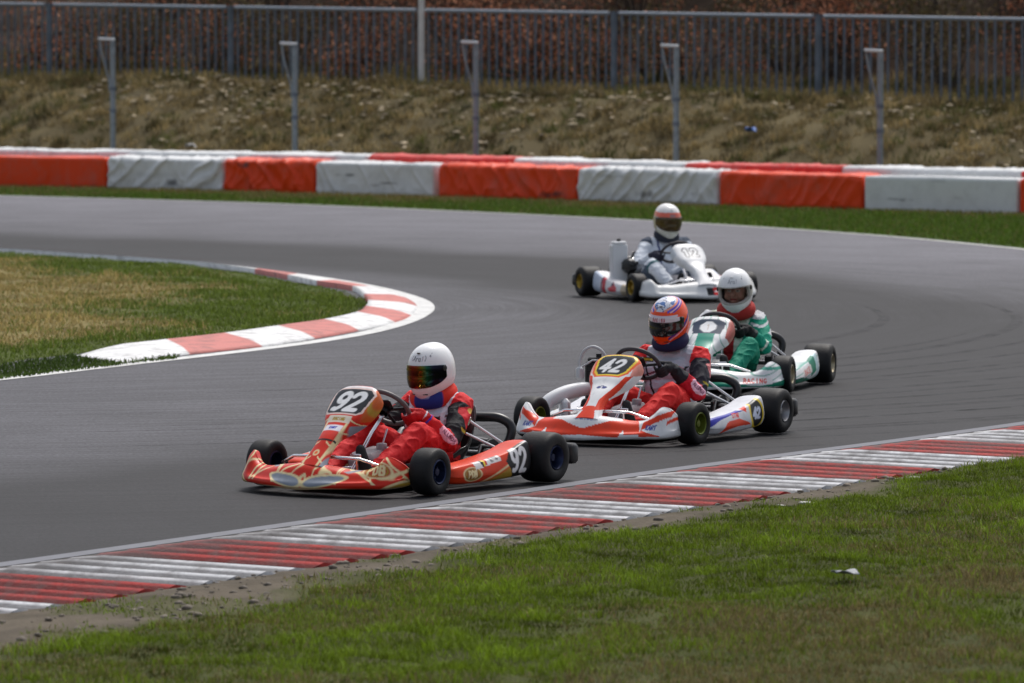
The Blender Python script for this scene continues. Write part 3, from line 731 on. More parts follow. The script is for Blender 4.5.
# --- white kart
def noseW(P, N):
    C = full(P, (.80, .80, .78)); y, z = P[:, 1], P[:, 2]
    for sd in (-1, 1):
        u, v, m = frame(P, N, (.88, sd * .28 - .20, .095), UF, Z)
    m = (N[:, 0] > 0); C = mix(C, (np.abs(y - .02) < .035) & (np.abs(z - .10) < .035) & m, BLACK); C = mix(C, (y > .05) & (y < .16) & (np.abs(z - .10) < .035) & m & (np.abs(z - .10) > .006), (.7, .03, .03)); return C
def nasW(P, N):
    C = full(P, (.80, .80, .80)); u, v, m = frame(P, N, (.42, 0, .375), UF, (-.64, 0, .77)); C = mix(C, soft(np.abs(text_d('12', u, v, .105, adv=.8) - .017) - .006, .004) * m, (.05, .055, .07)); C = mix(C, (np.abs(u) > .14) & (v > -.02), (.62, .66, .70)); C = mix(C, (np.hypot(u - .02, v + .27) < .012) & m, BLACK); return C
def podW(P, N):
    x, y, z = P.T; C = full(P, (.74, .72, .72))
    for sd, U, yy in ((1, UL, .6), (-1, UR, -.6)):
        u, v, m = frame(P, N, (0, yy, .15), U, Z); m = m & (y * sd > 0); w = u * -sd if False else (-x)
        C = mix(C, (np.abs(w - .12 + (z - .2) * -.15) < .035) & m, (.55, .03, .05)); C = mix(C, (np.abs(w - .16) < .012) & m, (.05, .03, .08))
        C = mix(C, inpoly(w, z, [(-.16, .07), (-.02, .07), (.02, .10), (-.06, .12), (-.08, .155), (-.12, .13), (-.16, .11)]) & m, (.62, .06, .08)); C = mix(C, inpoly(w, z, [(-.10, .13), (-.06, .165), (-.04, .12)]) & m, (.08, .05, .08))
        C = mix(C, (w > .19) & m, (.55, .62, .74)); C = mix(C, (w < -.24) & m, (.55, .45, .32))
    return C

# --- suits
def rsel(reg, *k): return np.isin(reg, k)
def suit92(P, N, reg, t, st):
    x, y, z = P.T; C = full(P, SUITRED); ay = np.abs(y); T_ = rsel(reg, 'torso')
    C = mix(C, T_, (.60, .60, .66)); C = mix(C, T_ & ((ay > .165) | (x < -.39)), SUITRED); C = mix(C, T_ & (z < .24), SUITRED)
    C = mix(C, T_ & (np.abs(z - .335 - .25 * ay) < .007), (.10, .015, .03)); C = mix(C, T_ & (np.hypot((ay - .07) / .05, (z - .32) / .045) < 1) & (x > -.3) & (np.hypot((ay - .07) / .036, (z - .32) / .032) > 1), BLACK)
    C = mix(C, T_ & (ay < .012) & (z > .3), (.5, .03, .05)); C = mix(C, T_ & (np.abs(ay - .12) < .012) & (z > .3), (.78, .74, .78))
    ua = rsel(reg, 'upper_arm', 'upper_arm2'); C = mix(C, ua, (.014, .014, .017))
    C = mix(C, rsel(reg, 'upper_arm') & (t < .30), SUITRED); C = mix(C, rsel(reg, 'fore_arm') & (t < .12), (.014, .014, .017))
    for s in (-1, 1):
        q = (y * s > 0); u = (y * s - .235); 
        C = mix(C, ua & q & (N[:, 1] * s > .35) & (z > .30) & (z < .42) & (x < -.21), (.60, .02, .03)); C = mix(C, ua & q & (N[:, 1] * s > .45) & (np.hypot((x + .30) / .022, (z - .345) / .026) < 1), (.82, .80, .80))
        C = mix(C, ua & q & (N[:, 1] * s > .3) & (np.hypot((x + .30) / .026, (z - .395) / .018) < 1), (.65, .42, .10)); C = mix(C, ua & q & (np.abs(z - .285 - (x + .2) * .6) < .010) & (N[:, 1] * s > .1) & (x < -.16), (.55, .45, .04))
    fa = rsel(reg, 'fore_arm', 'fore_arm2'); el = rsel(reg, 'fore_arm') & (t > .05)
    return patch_arm(P, N, C, fa, (.86, .42, .52), 'ALUNOX', st)
def patch_arm(P, N, C, fa, pc, txt, st, base=SUITRED):
    C = mix(C, fa, base)
    for s in (-1, 1):
        e = Vector(st['_arm'][0 if s > 0 else 1]); Cc, n, T = STW(st); w = Cc + Vector((0, s * .18, 0)) + n * .055 - T * .08
        d = (w - e).normalized(); c = e + d * .062 + Vector((0, s * .045, -.008)); U = -d if s > 0 else d
        u, v, m = frame(P, N, tuple(c), tuple(U), Z, .05); u = u / 1.15; v = v / 1.15; m = m & fa & (P[:, 1] * s > 0)
        sh = inpoly(u, v, [(-.062, .012), (-.045, .028), (-.02, .024), (.02, .02), (.05, .032), (.066, .018), (.04, -.02), (.0, -.032), (-.045, -.026), (-.062, -.01)])
        C = mix(C, sh & m, pc); C = mix(C, soft(text_d(txt, u, v - .001, .022, shear=.15) - .0022) * m, (.14, .02, .06))
    return C
def glove(C, P, reg, col, cuff=None):
    C = mix(C, rsel(reg, 'hand'), col); return C
def legs(C, reg, t, foot=(.02, .02, .022)): return mix(C, rsel(reg, 'foot'), foot)
def face(C, P, N, reg, hc):
    C = mix(C, rsel(reg, 'head', ), (.62, .34, .26)); r = P - np.array(hc); h = rsel(reg, 'head')
    for s in (-1, 1):
        d = np.hypot(r[:, 1] - s * .031, (r[:, 2] - .004) / .62); C = mix(C, h & (d < .0145) & (r[:, 0] > .04), (.65, .62, .60)); C = mix(C, h & (d < .0072) & (r[:, 0] > .04), (.03, .02, .015))
        C = mix(C, h & (np.abs(r[:, 1] - s * .032) < .020) & (np.abs(r[:, 2] - .026) < .004) & (r[:, 0] > .03), (.05, .03, .02))
    C = mix(C, h & (np.abs(r[:, 1]) < .024) & (np.abs(r[:, 2] + .058) < .006) & (r[:, 0] > .03), (.35, .06, .06)); C = mix(C, h & ((r[:, 2] > .05) | (r[:, 0] < -.01)), (.03, .02, .015)); return C

def mk_paint(fn, hc, gl, cuffcol=None):
    def f(P, N, reg, t, st):
        C = fn(P, N, reg, t, st); C = legs(C, reg, t); C = glove(C, P, reg, gl); C = face(C, P, N, reg, hc)
        C = mix(C, rsel(reg, 'fore_arm2') & (t > .66), gl)
        if cuffcol: C = mix(C, rsel(reg, 'fore_arm2') & (t > .60) & (t < .68), cuffcol); C = mix(C, rsel(reg, 'fore_arm2') & (t > .88) & (t < .94), (.7, .7, .75))
        return C
    return f
def suit42(P, N, reg, t, st):
    x, y, z = P.T; ay = np.abs(y); C = full(P, (.70, .022, .020)); T_ = rsel(reg, 'torso')
    C = mix(C, T_, (.50, .50, .56)); C = mix(C, T_ & (x < -.40), SUITRED)
    PT = (np.abs(y + .135) < .045) & (np.abs(z - .455) < .014) & (N[:, 0] > .1)
    d = np.hypot((y - .06) / .06, (z - .40) / .02); C = mix(C, T_ & (d < 1.2) & (N[:, 0] > .2), (.62, .05, .10)); C = mix(C, T_ & (d < .85) & (N[:, 0] > .2), (.75, .68, .72)); C = mix(C, T_ & (d < .85) & (N[:, 0] > .2) & (np.sin(y * 260) > .2) & (np.abs(z - .40) < .009), (.5, .03, .08))
    C = mix(C, T_ & (np.abs(z - .40 + .30 * ay) < .006) & (N[:, 0] > .1), (.15, .02, .04)); C = mix(C, T_ & (np.abs(ay - .10 - (z - .33) * .5) < .008) & (z < .42), BLACK)
    ua = rsel(reg, 'upper_arm', 'upper_arm2'); C = mix(C, ua, (.016, .016, .026)); C = mix(C, rsel(reg, 'upper_arm') & (t < .45), SUITRED)
    for s in (-1, 1):
        C = mix(C, ua & (N[:, 1] * s > .3) & (z > .32) & (z < .44) & (x < -.24), (.72, .24, .24)); C = mix(C, ua & (N[:, 1] * s > .4) & (np.hypot((x + .29) / .022, (z - .37) / .03) < 1), (.8, .72, .70)); C = mix(C, ua & (N[:, 1] * s > .4) & (np.hypot((x + .28) / .011, (z - .40) / .012) < 1), (.6, .6, .1))
        C = mix(C, ua & (np.abs(z - .295 - (x + .2) * .6) < .011) & (N[:, 1] * s > .1) & (x < -.14), (.32, .26, .02))
    C = mix(C, PT, (.05, .045, .03)); C = mix(C, PT & (np.abs(z - .455) < .006) & (np.abs(y + .135) < .036), (.6, .45, .05))
    C = patch_arm(P, N, C, rsel(reg, 'fore_arm', 'fore_arm2'), (.85, .50, .62), 'ALUNOX', st, (.60, .012, .03)); return mix(C, rsel(reg, 'fore_arm2') & (t > .12), (.018, .018, .024))
def suitG(P, N, reg, t, st):
    x, y, z = P.T; ay = np.abs(y); C = full(P, (.0, .22, .135)); T_ = rsel(reg, 'torso')
    C = mix(C, T_, (.58, .62, .52)); C = mix(C, T_ & (z < .22), (.0, .2, .12)); C = mix(C, T_ & (np.abs(ay - .10 - (z - .3) * .3) < .012), (.0, .24, .16)); C = mix(C, T_ & (ay < .035) & (z < .36), DKRED)
    ua = rsel(reg, 'upper_arm', 'upper_arm2'); C = mix(C, ua, (.64, .64, .66))
    q = P[:, 2] + P[:, 0] * .3
    C = mix(C, ua & ((np.abs(q - .375) < .012) | (np.abs(q - .335) < .014)), (.0, .25, .16)); C = mix(C, rsel(reg, 'upper_arm2') & (t > .35), (.0, .26, .17))
    C = mix(C, ua & (np.hypot((x + .28) / .014, (z - .36) / .014) < 1), (.6, .05, .1))
    fa = rsel(reg, 'fore_arm', 'fore_arm2'); C = mix(C, fa, (.0, .26, .17)); C = mix(C, rsel(reg, 'fore_arm') & (t > .25) & (t < .42), (.6, .66, .58)); C = mix(C, rsel(reg, 'fore_arm2') & (t > .3), (.025, .03, .03)); return C
def suitW(P, N, reg, t, st):
    x, y, z = P.T; ay = np.abs(y); C = full(P, (.70, .74, .80)); T_ = rsel(reg, 'torso')
    C = mix(C, T_ & (ay > .13) & (z > .44), (.05, .07, .11)); C = mix(C, T_ & (ay < .012), (.10, .12, .26)); C = mix(C, rsel(reg, 'upper_arm') & (t < .25), (.05, .07, .11))
    C = mix(C, rsel(reg, 'thigh', 'thigh2') & (N[:, 2] < .1), (.12, .16, .22)); C = mix(C, rsel(reg, 'shin2') & (t > .6), (.10, .12, .15)); C = mix(C, rsel(reg, 'shin') & (t < .2), (.05, .14, .16)); return C

# --- helmets
def hp_white(txt, colr=(.12, .12, .13), tint=(.87, .87, .87)):
    def f(A, E_, P):
        C = full(P, tint); a, e = np.degrees(A), np.degrees(E_)
        u = (a - 4) / 57.3 * .14; v = (e - 35) / 57.3 * .15
        C = mix(C, soft(text_d(txt, u, v, .034, adv=.62, shear=.1) - .0026, .003), colr)
        C = mix(C, (np.hypot(a - 42, e - 40) < 3) | (np.hypot(a - 47, e - 46) < 2) | (np.hypot(a + 38, e - 44) < 2.4), (.25, .25, .27)); return C
    return f
def hp_42(A, E_, P):
    C = full(P, (.90, .075, .006)); a, e = np.abs(np.degrees(A)), np.degrees(E_)
    top = e > 33 + np.clip(a - 10, 0, 200) * .38
    C = mix(C, top, (.70, .72, .80)); C = mix(C, top & (vnoise(P, 38, 9) > .35), (.10, .20, .45)); C = mix(C, top & (np.abs(vnoise(P, 30, 4)) < .06), (.05, .06, .12))
    b = e - (33 + np.clip(a - 10, 0, 200) * .34); C = mix(C, (b > -3) & (b < 3.5) & (a > 14), (.85, .32, .22)); C = mix(C, (b > -9) & (b < -3) & (a > 25), (.10, .09, .55)); C = mix(C, (b > -12.5) & (b < -9.5) & (a > 35), (.75, .6, .7)); C = mix(C, (b > -17) & (b < -13) & (a > 45), (.12, .05, .35))
    C = mix(C, (np.abs(e + 32 - np.clip(a - 30, 0, 200) * .55) < 4) & (a > 32), (.10, .05, .30)); C = mix(C, (np.abs(e + 40 - np.clip(a - 30, 0, 200) * .55) < 2) & (a > 36), (.75, .5, .6))
    C = mix(C, (e > 19) & (e < 24) & (a < 60), (.72, .66, .72)); return C
def hp_W(A, E_, P):
    C = full(P, (.82, .80, .78)); a, e = np.abs(np.degrees(A)), np.degrees(E_); C = mix(C, (e > 17) & (e < 37 - a * .05), (.80, .16, .10)); C = mix(C, (e > 20) & (e < 30) & (a < 12), (.45, .22, .22)); C = mix(C, (a > 78) & (e < 25), (.46, .42, .26)); C = mix(C, (a > 78) & (e > 17) & (e < 34), (.70, .14, .05)); C = mix(C, (e < -22), (.66, .66, .56)); return C
def vp_iri(a, f):
    x = np.degrees(a) / 80; k = [(-1, (.02, .03, .10)), (-.55, (.02, .14, .05)), (-.3, (.28, .10, .01)), (-.12, (.34, .03, .02)), (.05, (.30, .05, .01)), (.22, (.16, .17, .02)), (.36, (.02, .12, .07)), (.55, (.02, .02, .05)), (1, (.01, .01, .02))]
    return .6 * np.stack([np.interp(x, [q[0] for q in k], [q[1][c] for q in k]) for c in range(3)], -1)
def vp_42(a, f):
    C = np.full((len(a), 3), .008); C = mix(C, (f > .72) & (np.abs(a) < R(64)), (.74, .66, .70)); u = a * .14; v = (f - .86) * .09
    return mix(C, soft(text_d('RACING', u, v, .015, adv=1.1, w=.8) - .0022, .003), (.45, .05, .08))

def coll(red, front, f0=40):
    def f(rel, ang):
        C = full(rel, red); C = mix(C, np.abs(ang - 18) < f0, front); C = mix(C, (np.abs(ang - 18) < f0) & (np.abs(ang - 12) < 14) & (np.abs(rel[:, 2] + .005) < .004), (.4, .42, .6)); return C
    return f

K92 = ((-.6076, 29.9860), R(-124)); K42 = ((.8555, 33.4925), R(-118)); KG = ((1.485, 37.99), R(-105)); KW = ((1.4589, 50.1592), R(-68))
def nas_secs(dx=0, top=1.0, w=1.0):
    b = [(.875, .150, .10, .02, .02), (.835, .185, .082, .022, .022), (.775, .24, .064, .022, .026), (.705, .305, .066, .022, .03), (.62, .365, .095, .022, .05), (.575, .405, .128, .024, .06), (.53, .445, .148, .024, .065), (.48, .492, .156, .024, .07), (.435, .535, .150, .024, .07), (.405, .56, .125, .02, .06), (.385, .570, .09, .01, .04)]
    out = []
    for (x, z, hw, c, f) in b:
        k = np.clip((z - .2) / .3, 0, 1); zz = .165 + (z - .165) * top; out.append((x + dx * k, zz, hw * w, c, f))
    return out
pod = [(.345, .46, .52, .07, .10), (.335, .44, .56, .055, .125), (.30, .42, .585, .045, .14), (.22, .41, .60, .04, .15), (.10, .41, .61, .04, .16), (-.05, .41, .615, .042, .178), (-.2, .42, .62, .048, .205), (-.30, .43, .622, .055, .235), (-.35, .45, .62, .065, .245), (-.375, .48, .60, .09, .235), (-.38, .50, .58, .12, .20)]
S92 = dict(nose=[(b_[0] - .03, b_[1] + .015, *b_[2:]) for b_ in nose_secs(.525, .215, .155, .955)], nas=nas_secs(.0, .97, .95), pod=pod, p_nose=nose92, p_nas=nas92, p_pod=pod92, grip=M['greygrip'], steer=R(3), hoop=.335)
S42 = dict(nose=[(b_[0] - .015, b_[1] + .01, *b_[2:]) for b_ in nose_secs(.545, .235, .165, .945)], nas=nas_secs(.0, .86, 1.02), pod=pod, p_nose=nose42, p_nas=nas42, p_pod=pod42, frim=M['rimyellow'], rrim=M['alloy'], steer=R(-4), stw=(.155, 0, .455), hoop=.32)
SG = dict(nose=nose_secs(.58, .225, .165, .94), nas=nas_secs(-.05, .83, 1.08), pod=pod, p_nose=noseG, p_nas=nasG, p_pod=podG, frim=M['rimcream'], rrim=M['rimcream'], stw=(.13, 0, .43), hoop=.33)
SW = dict(nose=nose_secs(.58, .21, .17, .93), nas=nas_secs(-.02, .84, 1.0), pod=pod, p_nose=noseW, p_nas=nasW, p_pod=podW, frim=M['rimgold'], rrim=M['rimgold'], stw=(.15, 0, .43))
G1 = 'racing karts on the track'; G2 = 'kart drivers'
k92 = kart('92', *K92, S92, 'red kart with cream flames carrying the number 92, leading the others', G1)
k42 = kart('42', *K42, S42, 'white and orange-red kart carrying the number 42, just behind the leading kart', G1)
kg = kart('g', *KG, SG, 'white kart with green stripes and pale brass wheels, partly hidden by the kart beside it', G1)
kw = kart('w', *KW, SW, 'plain white kart with gold wheels and a tall pale radiator, last of the four', G1)

def radiator(root, c, d, rz, ms, cap=False):
    b = MB(); rot = Matrix.Rotation(rz, 4, 'Z'); b.box(c, d, rot=rot, bev=.012)
    for k in range(9 if ms[0] is M['blackplastic'] else 0):
        b.box(Vector(c) + rot.to_3x3() @ Vector((d[0] / 2 + .001, 0, (k - 4) * d[2] / 10)), (.006, d[1] * .8, .006), rot=rot, mi=1)
    b.box(Vector(c) + Vector((0, 0, d[2] / 2 + .012)), (d[0] * 1.1, d[1] * .8, .03), rot=rot, bev=.01)
    b.tube([Vector(c) + Vector((0, 0, d[2] / 2)), Vector(c) + Vector((0, 0, d[2] / 2 + .05))], .018, mi=1)
    return b.out('radiator', ms, root)
radiator(k42, (.02, -.345, .30), (.05, .17, .30), .25, [M['blackplastic'], M['blackmetal']])
radiator(kw, (-.14, -.45, .32), (.06, .17, .36), .1, [M['white_plastic'], M['blackplastic']])
b = MB(); b.tube(cr([(.03, -.28, .46), (.05, -.31, .52), (.07, -.36, .545), (.09, -.41, .52), (.10, -.435, .46), (.11, -.43, .41)], 24), .0095); b.box((.11, -.43, .38), (.05, .05, .08), bev=.014); b.tube([(.03, -.27, .46), (.08, -.36, .46), (.10, -.42, .42)], .006)
b.out('breather_hose', M['hose'], k42, angle=80)
b = MB(); b.tube(cr([(.42, -.53, .15), (.36, -.52, .215), (.26, -.46, .26), (.16, -.38, .285), (.10, -.35, .28)], 24), [.034 + .014 * math.sin(i / 23 * 3.1) for i in range(24)], n=16); b.box((.28, -.45, .17), (.16, .05, .13), rot=Matrix.Rotation(.7, 4, 'Z'), bev=.025)
b.out('air_duct', M['white_plastic'], k42, angle=80)

def run_driver(key, K, st, ds, label):
    st['_arm'] = ds['arm']; return driver(key, K[0], K[1], st, ds, label, G2)
run_driver('92', K92, S92, dict(helm=(-.28, 0, .612), hand_at=R(-36), arm=((-.10, .245, .235), (-.10, -.245, .24)), knee=((.13, .195, .295), (.14, -.195, .295)), paint=mk_paint(suit92, (-.28, 0, .612), (.50, .008, .012), (.04, .05, .5)),
     collar=coll((.66, .03, .015), (.02, .03, .20)), hpaint=hp_white('(Arai)'), visor=M['visor_iridescent'], vpaint=vp_iri, pitch=8, yaw=R(0)),
     'driver with white helmet and rainbow mirrored visor, in the number 92 kart')
run_driver('42', K42, S42, dict(k=1.12, helm=(-.27, 0, .70), arm=((-.12, .275, .265), (-.12, -.275, .28)), knee=((.15, .215, .28), (.15, -.205, .28)), paint=mk_paint(suit42, (-.27, 0, .70), (.018, .018, .022)),
     ck=.86, collar_at=(-.285, 0, .572), collar=coll((.022, .02, .07), (.018, .018, .06)), hpaint=hp_42, visor=M['visor_black'], vpaint=vp_42, pitch=12, roll=-3, hs=.95),
     'driver with orange, white and blue helmet, in the number 42 kart')
run_driver('g', KG, SG, dict(k=1.06, helm=(-.27, .03, .66), arm=((-.12, .275, .27), (-.12, -.275, .28)), knee=((.17, .225, .29), (.16, -.205, .28)), paint=mk_paint(suitG, (-.27, .03, .66), (.014, .013, .014)),
     collar=coll((.40, .03, .025), (.36, .025, .02)), hpaint=hp_white('Arai', (.35, .35, .37)), visor=M['visor_clear'], pitch=10, roll=4, yaw=3, vent='white_plastic'),
     'driver in green and white suit with plain white helmet and clear visor')
run_driver('w', KW, SW, dict(k=1.14, lean=.09, helm=(-.27, .10, .70), arm=((-.14, .34, .28), (-.14, -.26, .28)), knee=((.14, .20, .29), (.14, -.23, .31)), paint=mk_paint(suitW, (-.27, .10, .70), (.03, .03, .05)),
     ck=.88, collar_at=(-.285, .10, .565), collar=coll((.03, .035, .05), (.03, .035, .05)), hpaint=hp_W, visor=M['visor_brown'], pitch=8, yaw=-4, hs=1.03, vent='white_plastic'),
     'driver in pale blue-white suit with red-banded white helmet, in the farthest kart')

# ------------------------------------------------------------------ ground curves (metres, surveyed from the corner)
FAR = [(-24, 89.6), (-15, 84.6), (-8.496, 80.265), (-7.536, 79.532), (-5.545, 78.019), (-3.616, 76.31), (-1.76, 74.276), (0.0, 72.049), (1.654, 69.811), (3.187, 67.249), (4.578, 64.389), (5.779, 60.95), (6.412, 58.888), (7.5, 52.5), (7.7, 46), (6.9, 41.5), (5.4, 38.1), (4.45, 36.6)]
NEAR = [(-14.5, 6.0), (-8.6, 16.0), (-5.2, 21.25), (-2.84, 24.968), (-2.439, 25.60), (-1.889, 26.474), (-1.285, 27.446), (-0.66, 28.462), (0.02, 29.56), (0.734, 30.76), (1.516, 31.95), (2.363, 33.20), (3.292, 34.655), (3.887, 35.634), (4.45, 36.6)]
ISL_OUT = [(-14, 21), (-8.5, 30), (-5.2, 35.9), (-3.671, 38.662), (-3.309, 39.40), (-2.994, 40.07), (-2.63, 40.83), (-2.249, 41.60), (-1.865, 42.443), (-1.465, 43.438), (-1.115, 44.65), (-0.87, 46.027), (-0.747, 47.3), (-0.713, 48.433), (-0.79, 49.643), (-0.999, 50.915), (-1.285, 52.2), (-1.70, 53.60), (-2.157, 54.85), (-2.605, 55.818), (-3.064, 56.60), (-3.352, 57.05), (-4.117, 58.15), (-4.961, 59.2), (-5.704, 60.05), (-8, 62.4), (-14, 67.6), (-24, 75)]
PI = [(-3.361, 41.492), (-3.134, 42.057), (-2.736, 42.901), (-2.321, 43.78), (-1.936, 44.839), (-1.587, 45.8), (-1.344, 46.96), (-1.297, 47.932), (-1.306, 48.944), (-1.371, 50.0), (-1.526, 51.481), (-1.908, 52.55), (-2.241, 53.769), (-2.63, 55.045), (-2.973, 55.93), (-3.328, 56.682), (-4.088, 57.788), (-4.933, 58.938), (-5.679, 59.902), (-8.1, 62.2), (-14, 67.3)]
PO = [(-2.954, 40.642), (-2.756, 41.062), (-2.48, 41.666), (-1.96, 42.638), (-1.588, 43.711), (-1.263, 44.839), (-0.989, 46.027), (-0.873, 47.12), (-0.847, 48.602), (-0.995, 50.18), (-1.295, 51.768), (-1.663, 53.092), (-2.103, 54.431), (-2.592, 55.50), (-2.998, 56.30), (-3.351, 56.86), (-4.119, 57.98), (-4.964, 59.04), (-5.699, 59.95), (-8.05, 62.27), (-14, 67.4)]
PO_COL = 'wwrwrwrwrwrwrwwwwwwwww'
BAR0 = np.array((-8.594, 84.10)); BE = np.array((.783, -.622)); BN = np.array((.622, .783))
def dense(P, n): return cr(np.array(P, float), n)
def arclen(P): return np.r_[0, np.cumsum(np.linalg.norm(np.diff(P, axis=0), axis=1))]
def resample(P, step):
    D = dense(P, 40 * len(P)); s = arclen(D); n = max(2, int(s[-1] / step)); q = np.linspace(0, s[-1], n)
    return np.c_[np.interp(q, s, D[:, 0]), np.interp(q, s, D[:, 1])]
def normals2(P):
    t = np.gradient(P, axis=0); t /= np.linalg.norm(t, axis=1, keepdims=True); return np.c_[t[:, 1], -t[:, 0]]   # to the right of travel
def gridmesh(name, A, mats, col=None, kind='structure', label=None):
    nu, nv = A.shape[:2]; i, j = np.meshgrid(np.arange(nu - 1), np.arange(nv - 1), indexing='ij')
    F = np.stack([i * nv + j, (i + 1) * nv + j, (i + 1) * nv + j + 1, i * nv + j + 1], -1).reshape(-1, 4); V = A.reshape(-1, 3)
    n = np.cross(V[F[:, 1]] - V[F[:, 0]], V[F[:, 2]] - V[F[:, 1]])
    if n[:, 2].sum() < 0: F = F[:, ::-1]
    return tag(build(name, V, F, mats, col=col), label, kind=kind)

# --- materials of the place
def ramp(N, stops):
    r = N.new('ShaderNodeValToRGB'); e = r.color_ramp.elements
    while len(e) < len(stops): e.new(.5)
    for k, (p, c) in zip(e, stops): k.position = p; k.color = (*c, 1)
    return r
def asphalt():
    m, N, L, b = nt('asphalt'); tc = N.new('ShaderNodeTexCoord'); a = N.new('ShaderNodeAttribute'); a.attribute_name = 'Col'
    n1 = N.new('ShaderNodeTexNoise'); n1.inputs['Scale'].default_value = 42; n1.inputs['Detail'].default_value = 6; L.new(tc.outputs['Object'], n1.inputs['Vector'])
    n2 = N.new('ShaderNodeTexNoise'); n2.inputs['Scale'].default_value = .9; n2.inputs['Detail'].default_value = 6; L.new(tc.outputs['Object'], n2.inputs['Vector'])
    # streaks of rubber running round the corner: polar coordinates about the corner's centre
    sub = N.new('ShaderNodeVectorMath'); sub.operation = 'SUBTRACT'; sub.inputs[1].default_value = (-6.5, 48.5, 0); L.new(tc.outputs['Object'], sub.inputs[0])
    ln = N.new('ShaderNodeVectorMath'); ln.operation = 'LENGTH'; L.new(sub.outputs[0], ln.inputs[0])
    sp = N.new('ShaderNodeSeparateXYZ'); L.new(sub.outputs[0], sp.inputs[0]); at = N.new('ShaderNodeMath'); at.operation = 'ARCTAN2'; L.new(sp.outputs[1], at.inputs[0]); L.new(sp.outputs[0], at.inputs[1])
    wob = N.new('ShaderNodeTexNoise'); wob.inputs['Scale'].default_value = .12; L.new(tc.outputs['Object'], wob.inputs['Vector'])
    w1 = N.new('ShaderNodeMath'); w1.operation = 'MULTIPLY_ADD'; w1.inputs[1].default_value = 1.4; L.new(wob.outputs['Fac'], w1.inputs[0]); L.new(ln.outputs['Value'], w1.inputs[2])
    cb = N.new('ShaderNodeCombineXYZ'); L.new(w1.outputs[0], cb.inputs[0]); L.new(at.outputs[0], cb.inputs[1])
    mp = N.new('ShaderNodeMapping'); mp.inputs['Scale'].default_value = (7.5, 2.2, 1); L.new(cb.outputs[0], mp.inputs[0])
    n3 = N.new('ShaderNodeTexNoise'); n3.inputs['Scale'].default_value = 1; n3.inputs['Detail'].default_value = 6; n3.inputs['Roughness'].default_value = .65; L.new(mp.outputs[0], n3.inputs['Vector'])
    mp2 = N.new('ShaderNodeMapping'); mp2.inputs['Scale'].default_value = (26, 3.5, 1); L.new(cb.outputs[0], mp2.inputs[0])
    n4 = N.new('ShaderNodeTexNoise'); n4.inputs['Scale'].default_value = 1; n4.inputs['Detail'].default_value = 3; L.new(mp2.outputs[0], n4.inputs['Vector'])
    def mr(src, a0, a1, b0, b1):
        r = N.new('ShaderNodeMapRange'); r.inputs['From Min'].default_value = a0; r.inputs['From Max'].default_value = a1; r.inputs['To Min'].default_value = b0; r.inputs['To Max'].default_value = b1; L.new(src, r.inputs['Value']); return r.outputs[0]
    def mul(x, y):
        q = N.new('ShaderNodeMath'); q.operation = 'MULTIPLY'; L.new(x, q.inputs[0]); L.new(y, q.inputs[1]); return q.outputs[0]
    n5 = N.new('ShaderNodeTexNoise'); n5.inputs['Scale'].default_value = 9; n5.inputs['Detail'].default_value = 5; n5.inputs['Roughness'].default_value = .7; L.new(tc.outputs['Object'], n5.inputs['Vector'])
    v = mul(mr(n5.outputs['Fac'], .3, .7, .84, 1.16), mul(mr(n1.outputs['Fac'], .3, .7, .58, 1.42), mr(n2.outputs['Fac'], .3, .7, .86, 1.14)))
    v = mul(v, mul(mr(n3.outputs['Fac'], .3, .7, .74, 1.20), mr(n4.outputs['Fac'], .25, .6, .78, 1.06)))
    x = N.new('ShaderNodeMix'); x.data_type = 'RGBA'; x.blend_type = 'MULTIPLY'; x.inputs['Factor'].default_value = 1; L.new(a.outputs['Color'], x.inputs[6]); L.new(v, x.inputs[7]); L.new(x.outputs[2], b.inputs['Base Color'])
    b.inputs['Roughness'].default_value = .75; b.inputs['Specular IOR Level'].default_value = .22
    u = N.new('ShaderNodeBump'); u.inputs['Strength'].default_value = .35; u.inputs['Distance'].default_value = .006; L.new(n1.outputs['Fac'], u.inputs['Height']); L.new(u.outputs[0], b.inputs['Normal'])
    return m
M['asphalt'] = asphalt()
M['turf'] = vmat('turf_soil', .95, bump=.9, bscale=30, spec=.1, grime=.35, gscale=3, gcol=(.10, .085, .05))
M['blade'] = vmat('grass_blades', .7, spec=.15, translucent=.25)
M['leaf'] = vmat('dry_leaves', .75, spec=.15, translucent=.2)
M['kerbpaint'] = vmat('kerb_paint', .6, bump=.4, bscale=45, grime=.75, gscale=6, gcol=(.10, .085, .08), spec=.15)
M['linepaint'] = vmat('line_paint', .65, spec=.15, bump=.2, bscale=60, grime=.6, gscale=5, gcol=(.13, .125, .125))
M['stone'] = vmat('stone', .85, bump=.4)
M['bark'] = mat('bark', (.055, .042, .034), .9, bump=.6, bscale=18, var=.3)
M['tarpw'] = vmat('tarpaulin', .45, spec=.3, bump=.15, bscale=9, grime=.30, gscale=3.2, gcol=(.22, .22, .21))

# --- ground: one wide sheet below everything
g = 400; V = [(-g, -g, -.06), (g, -g, -.06), (g, g, -.06), (-g, g, -.06)]
M['field'] = mat('field_grass', (.055, .085, .02), .95, var=.4, vscale=.4)
tag(build('ground', V, [(0, 1, 2, 3)], M['field']), kind='structure')

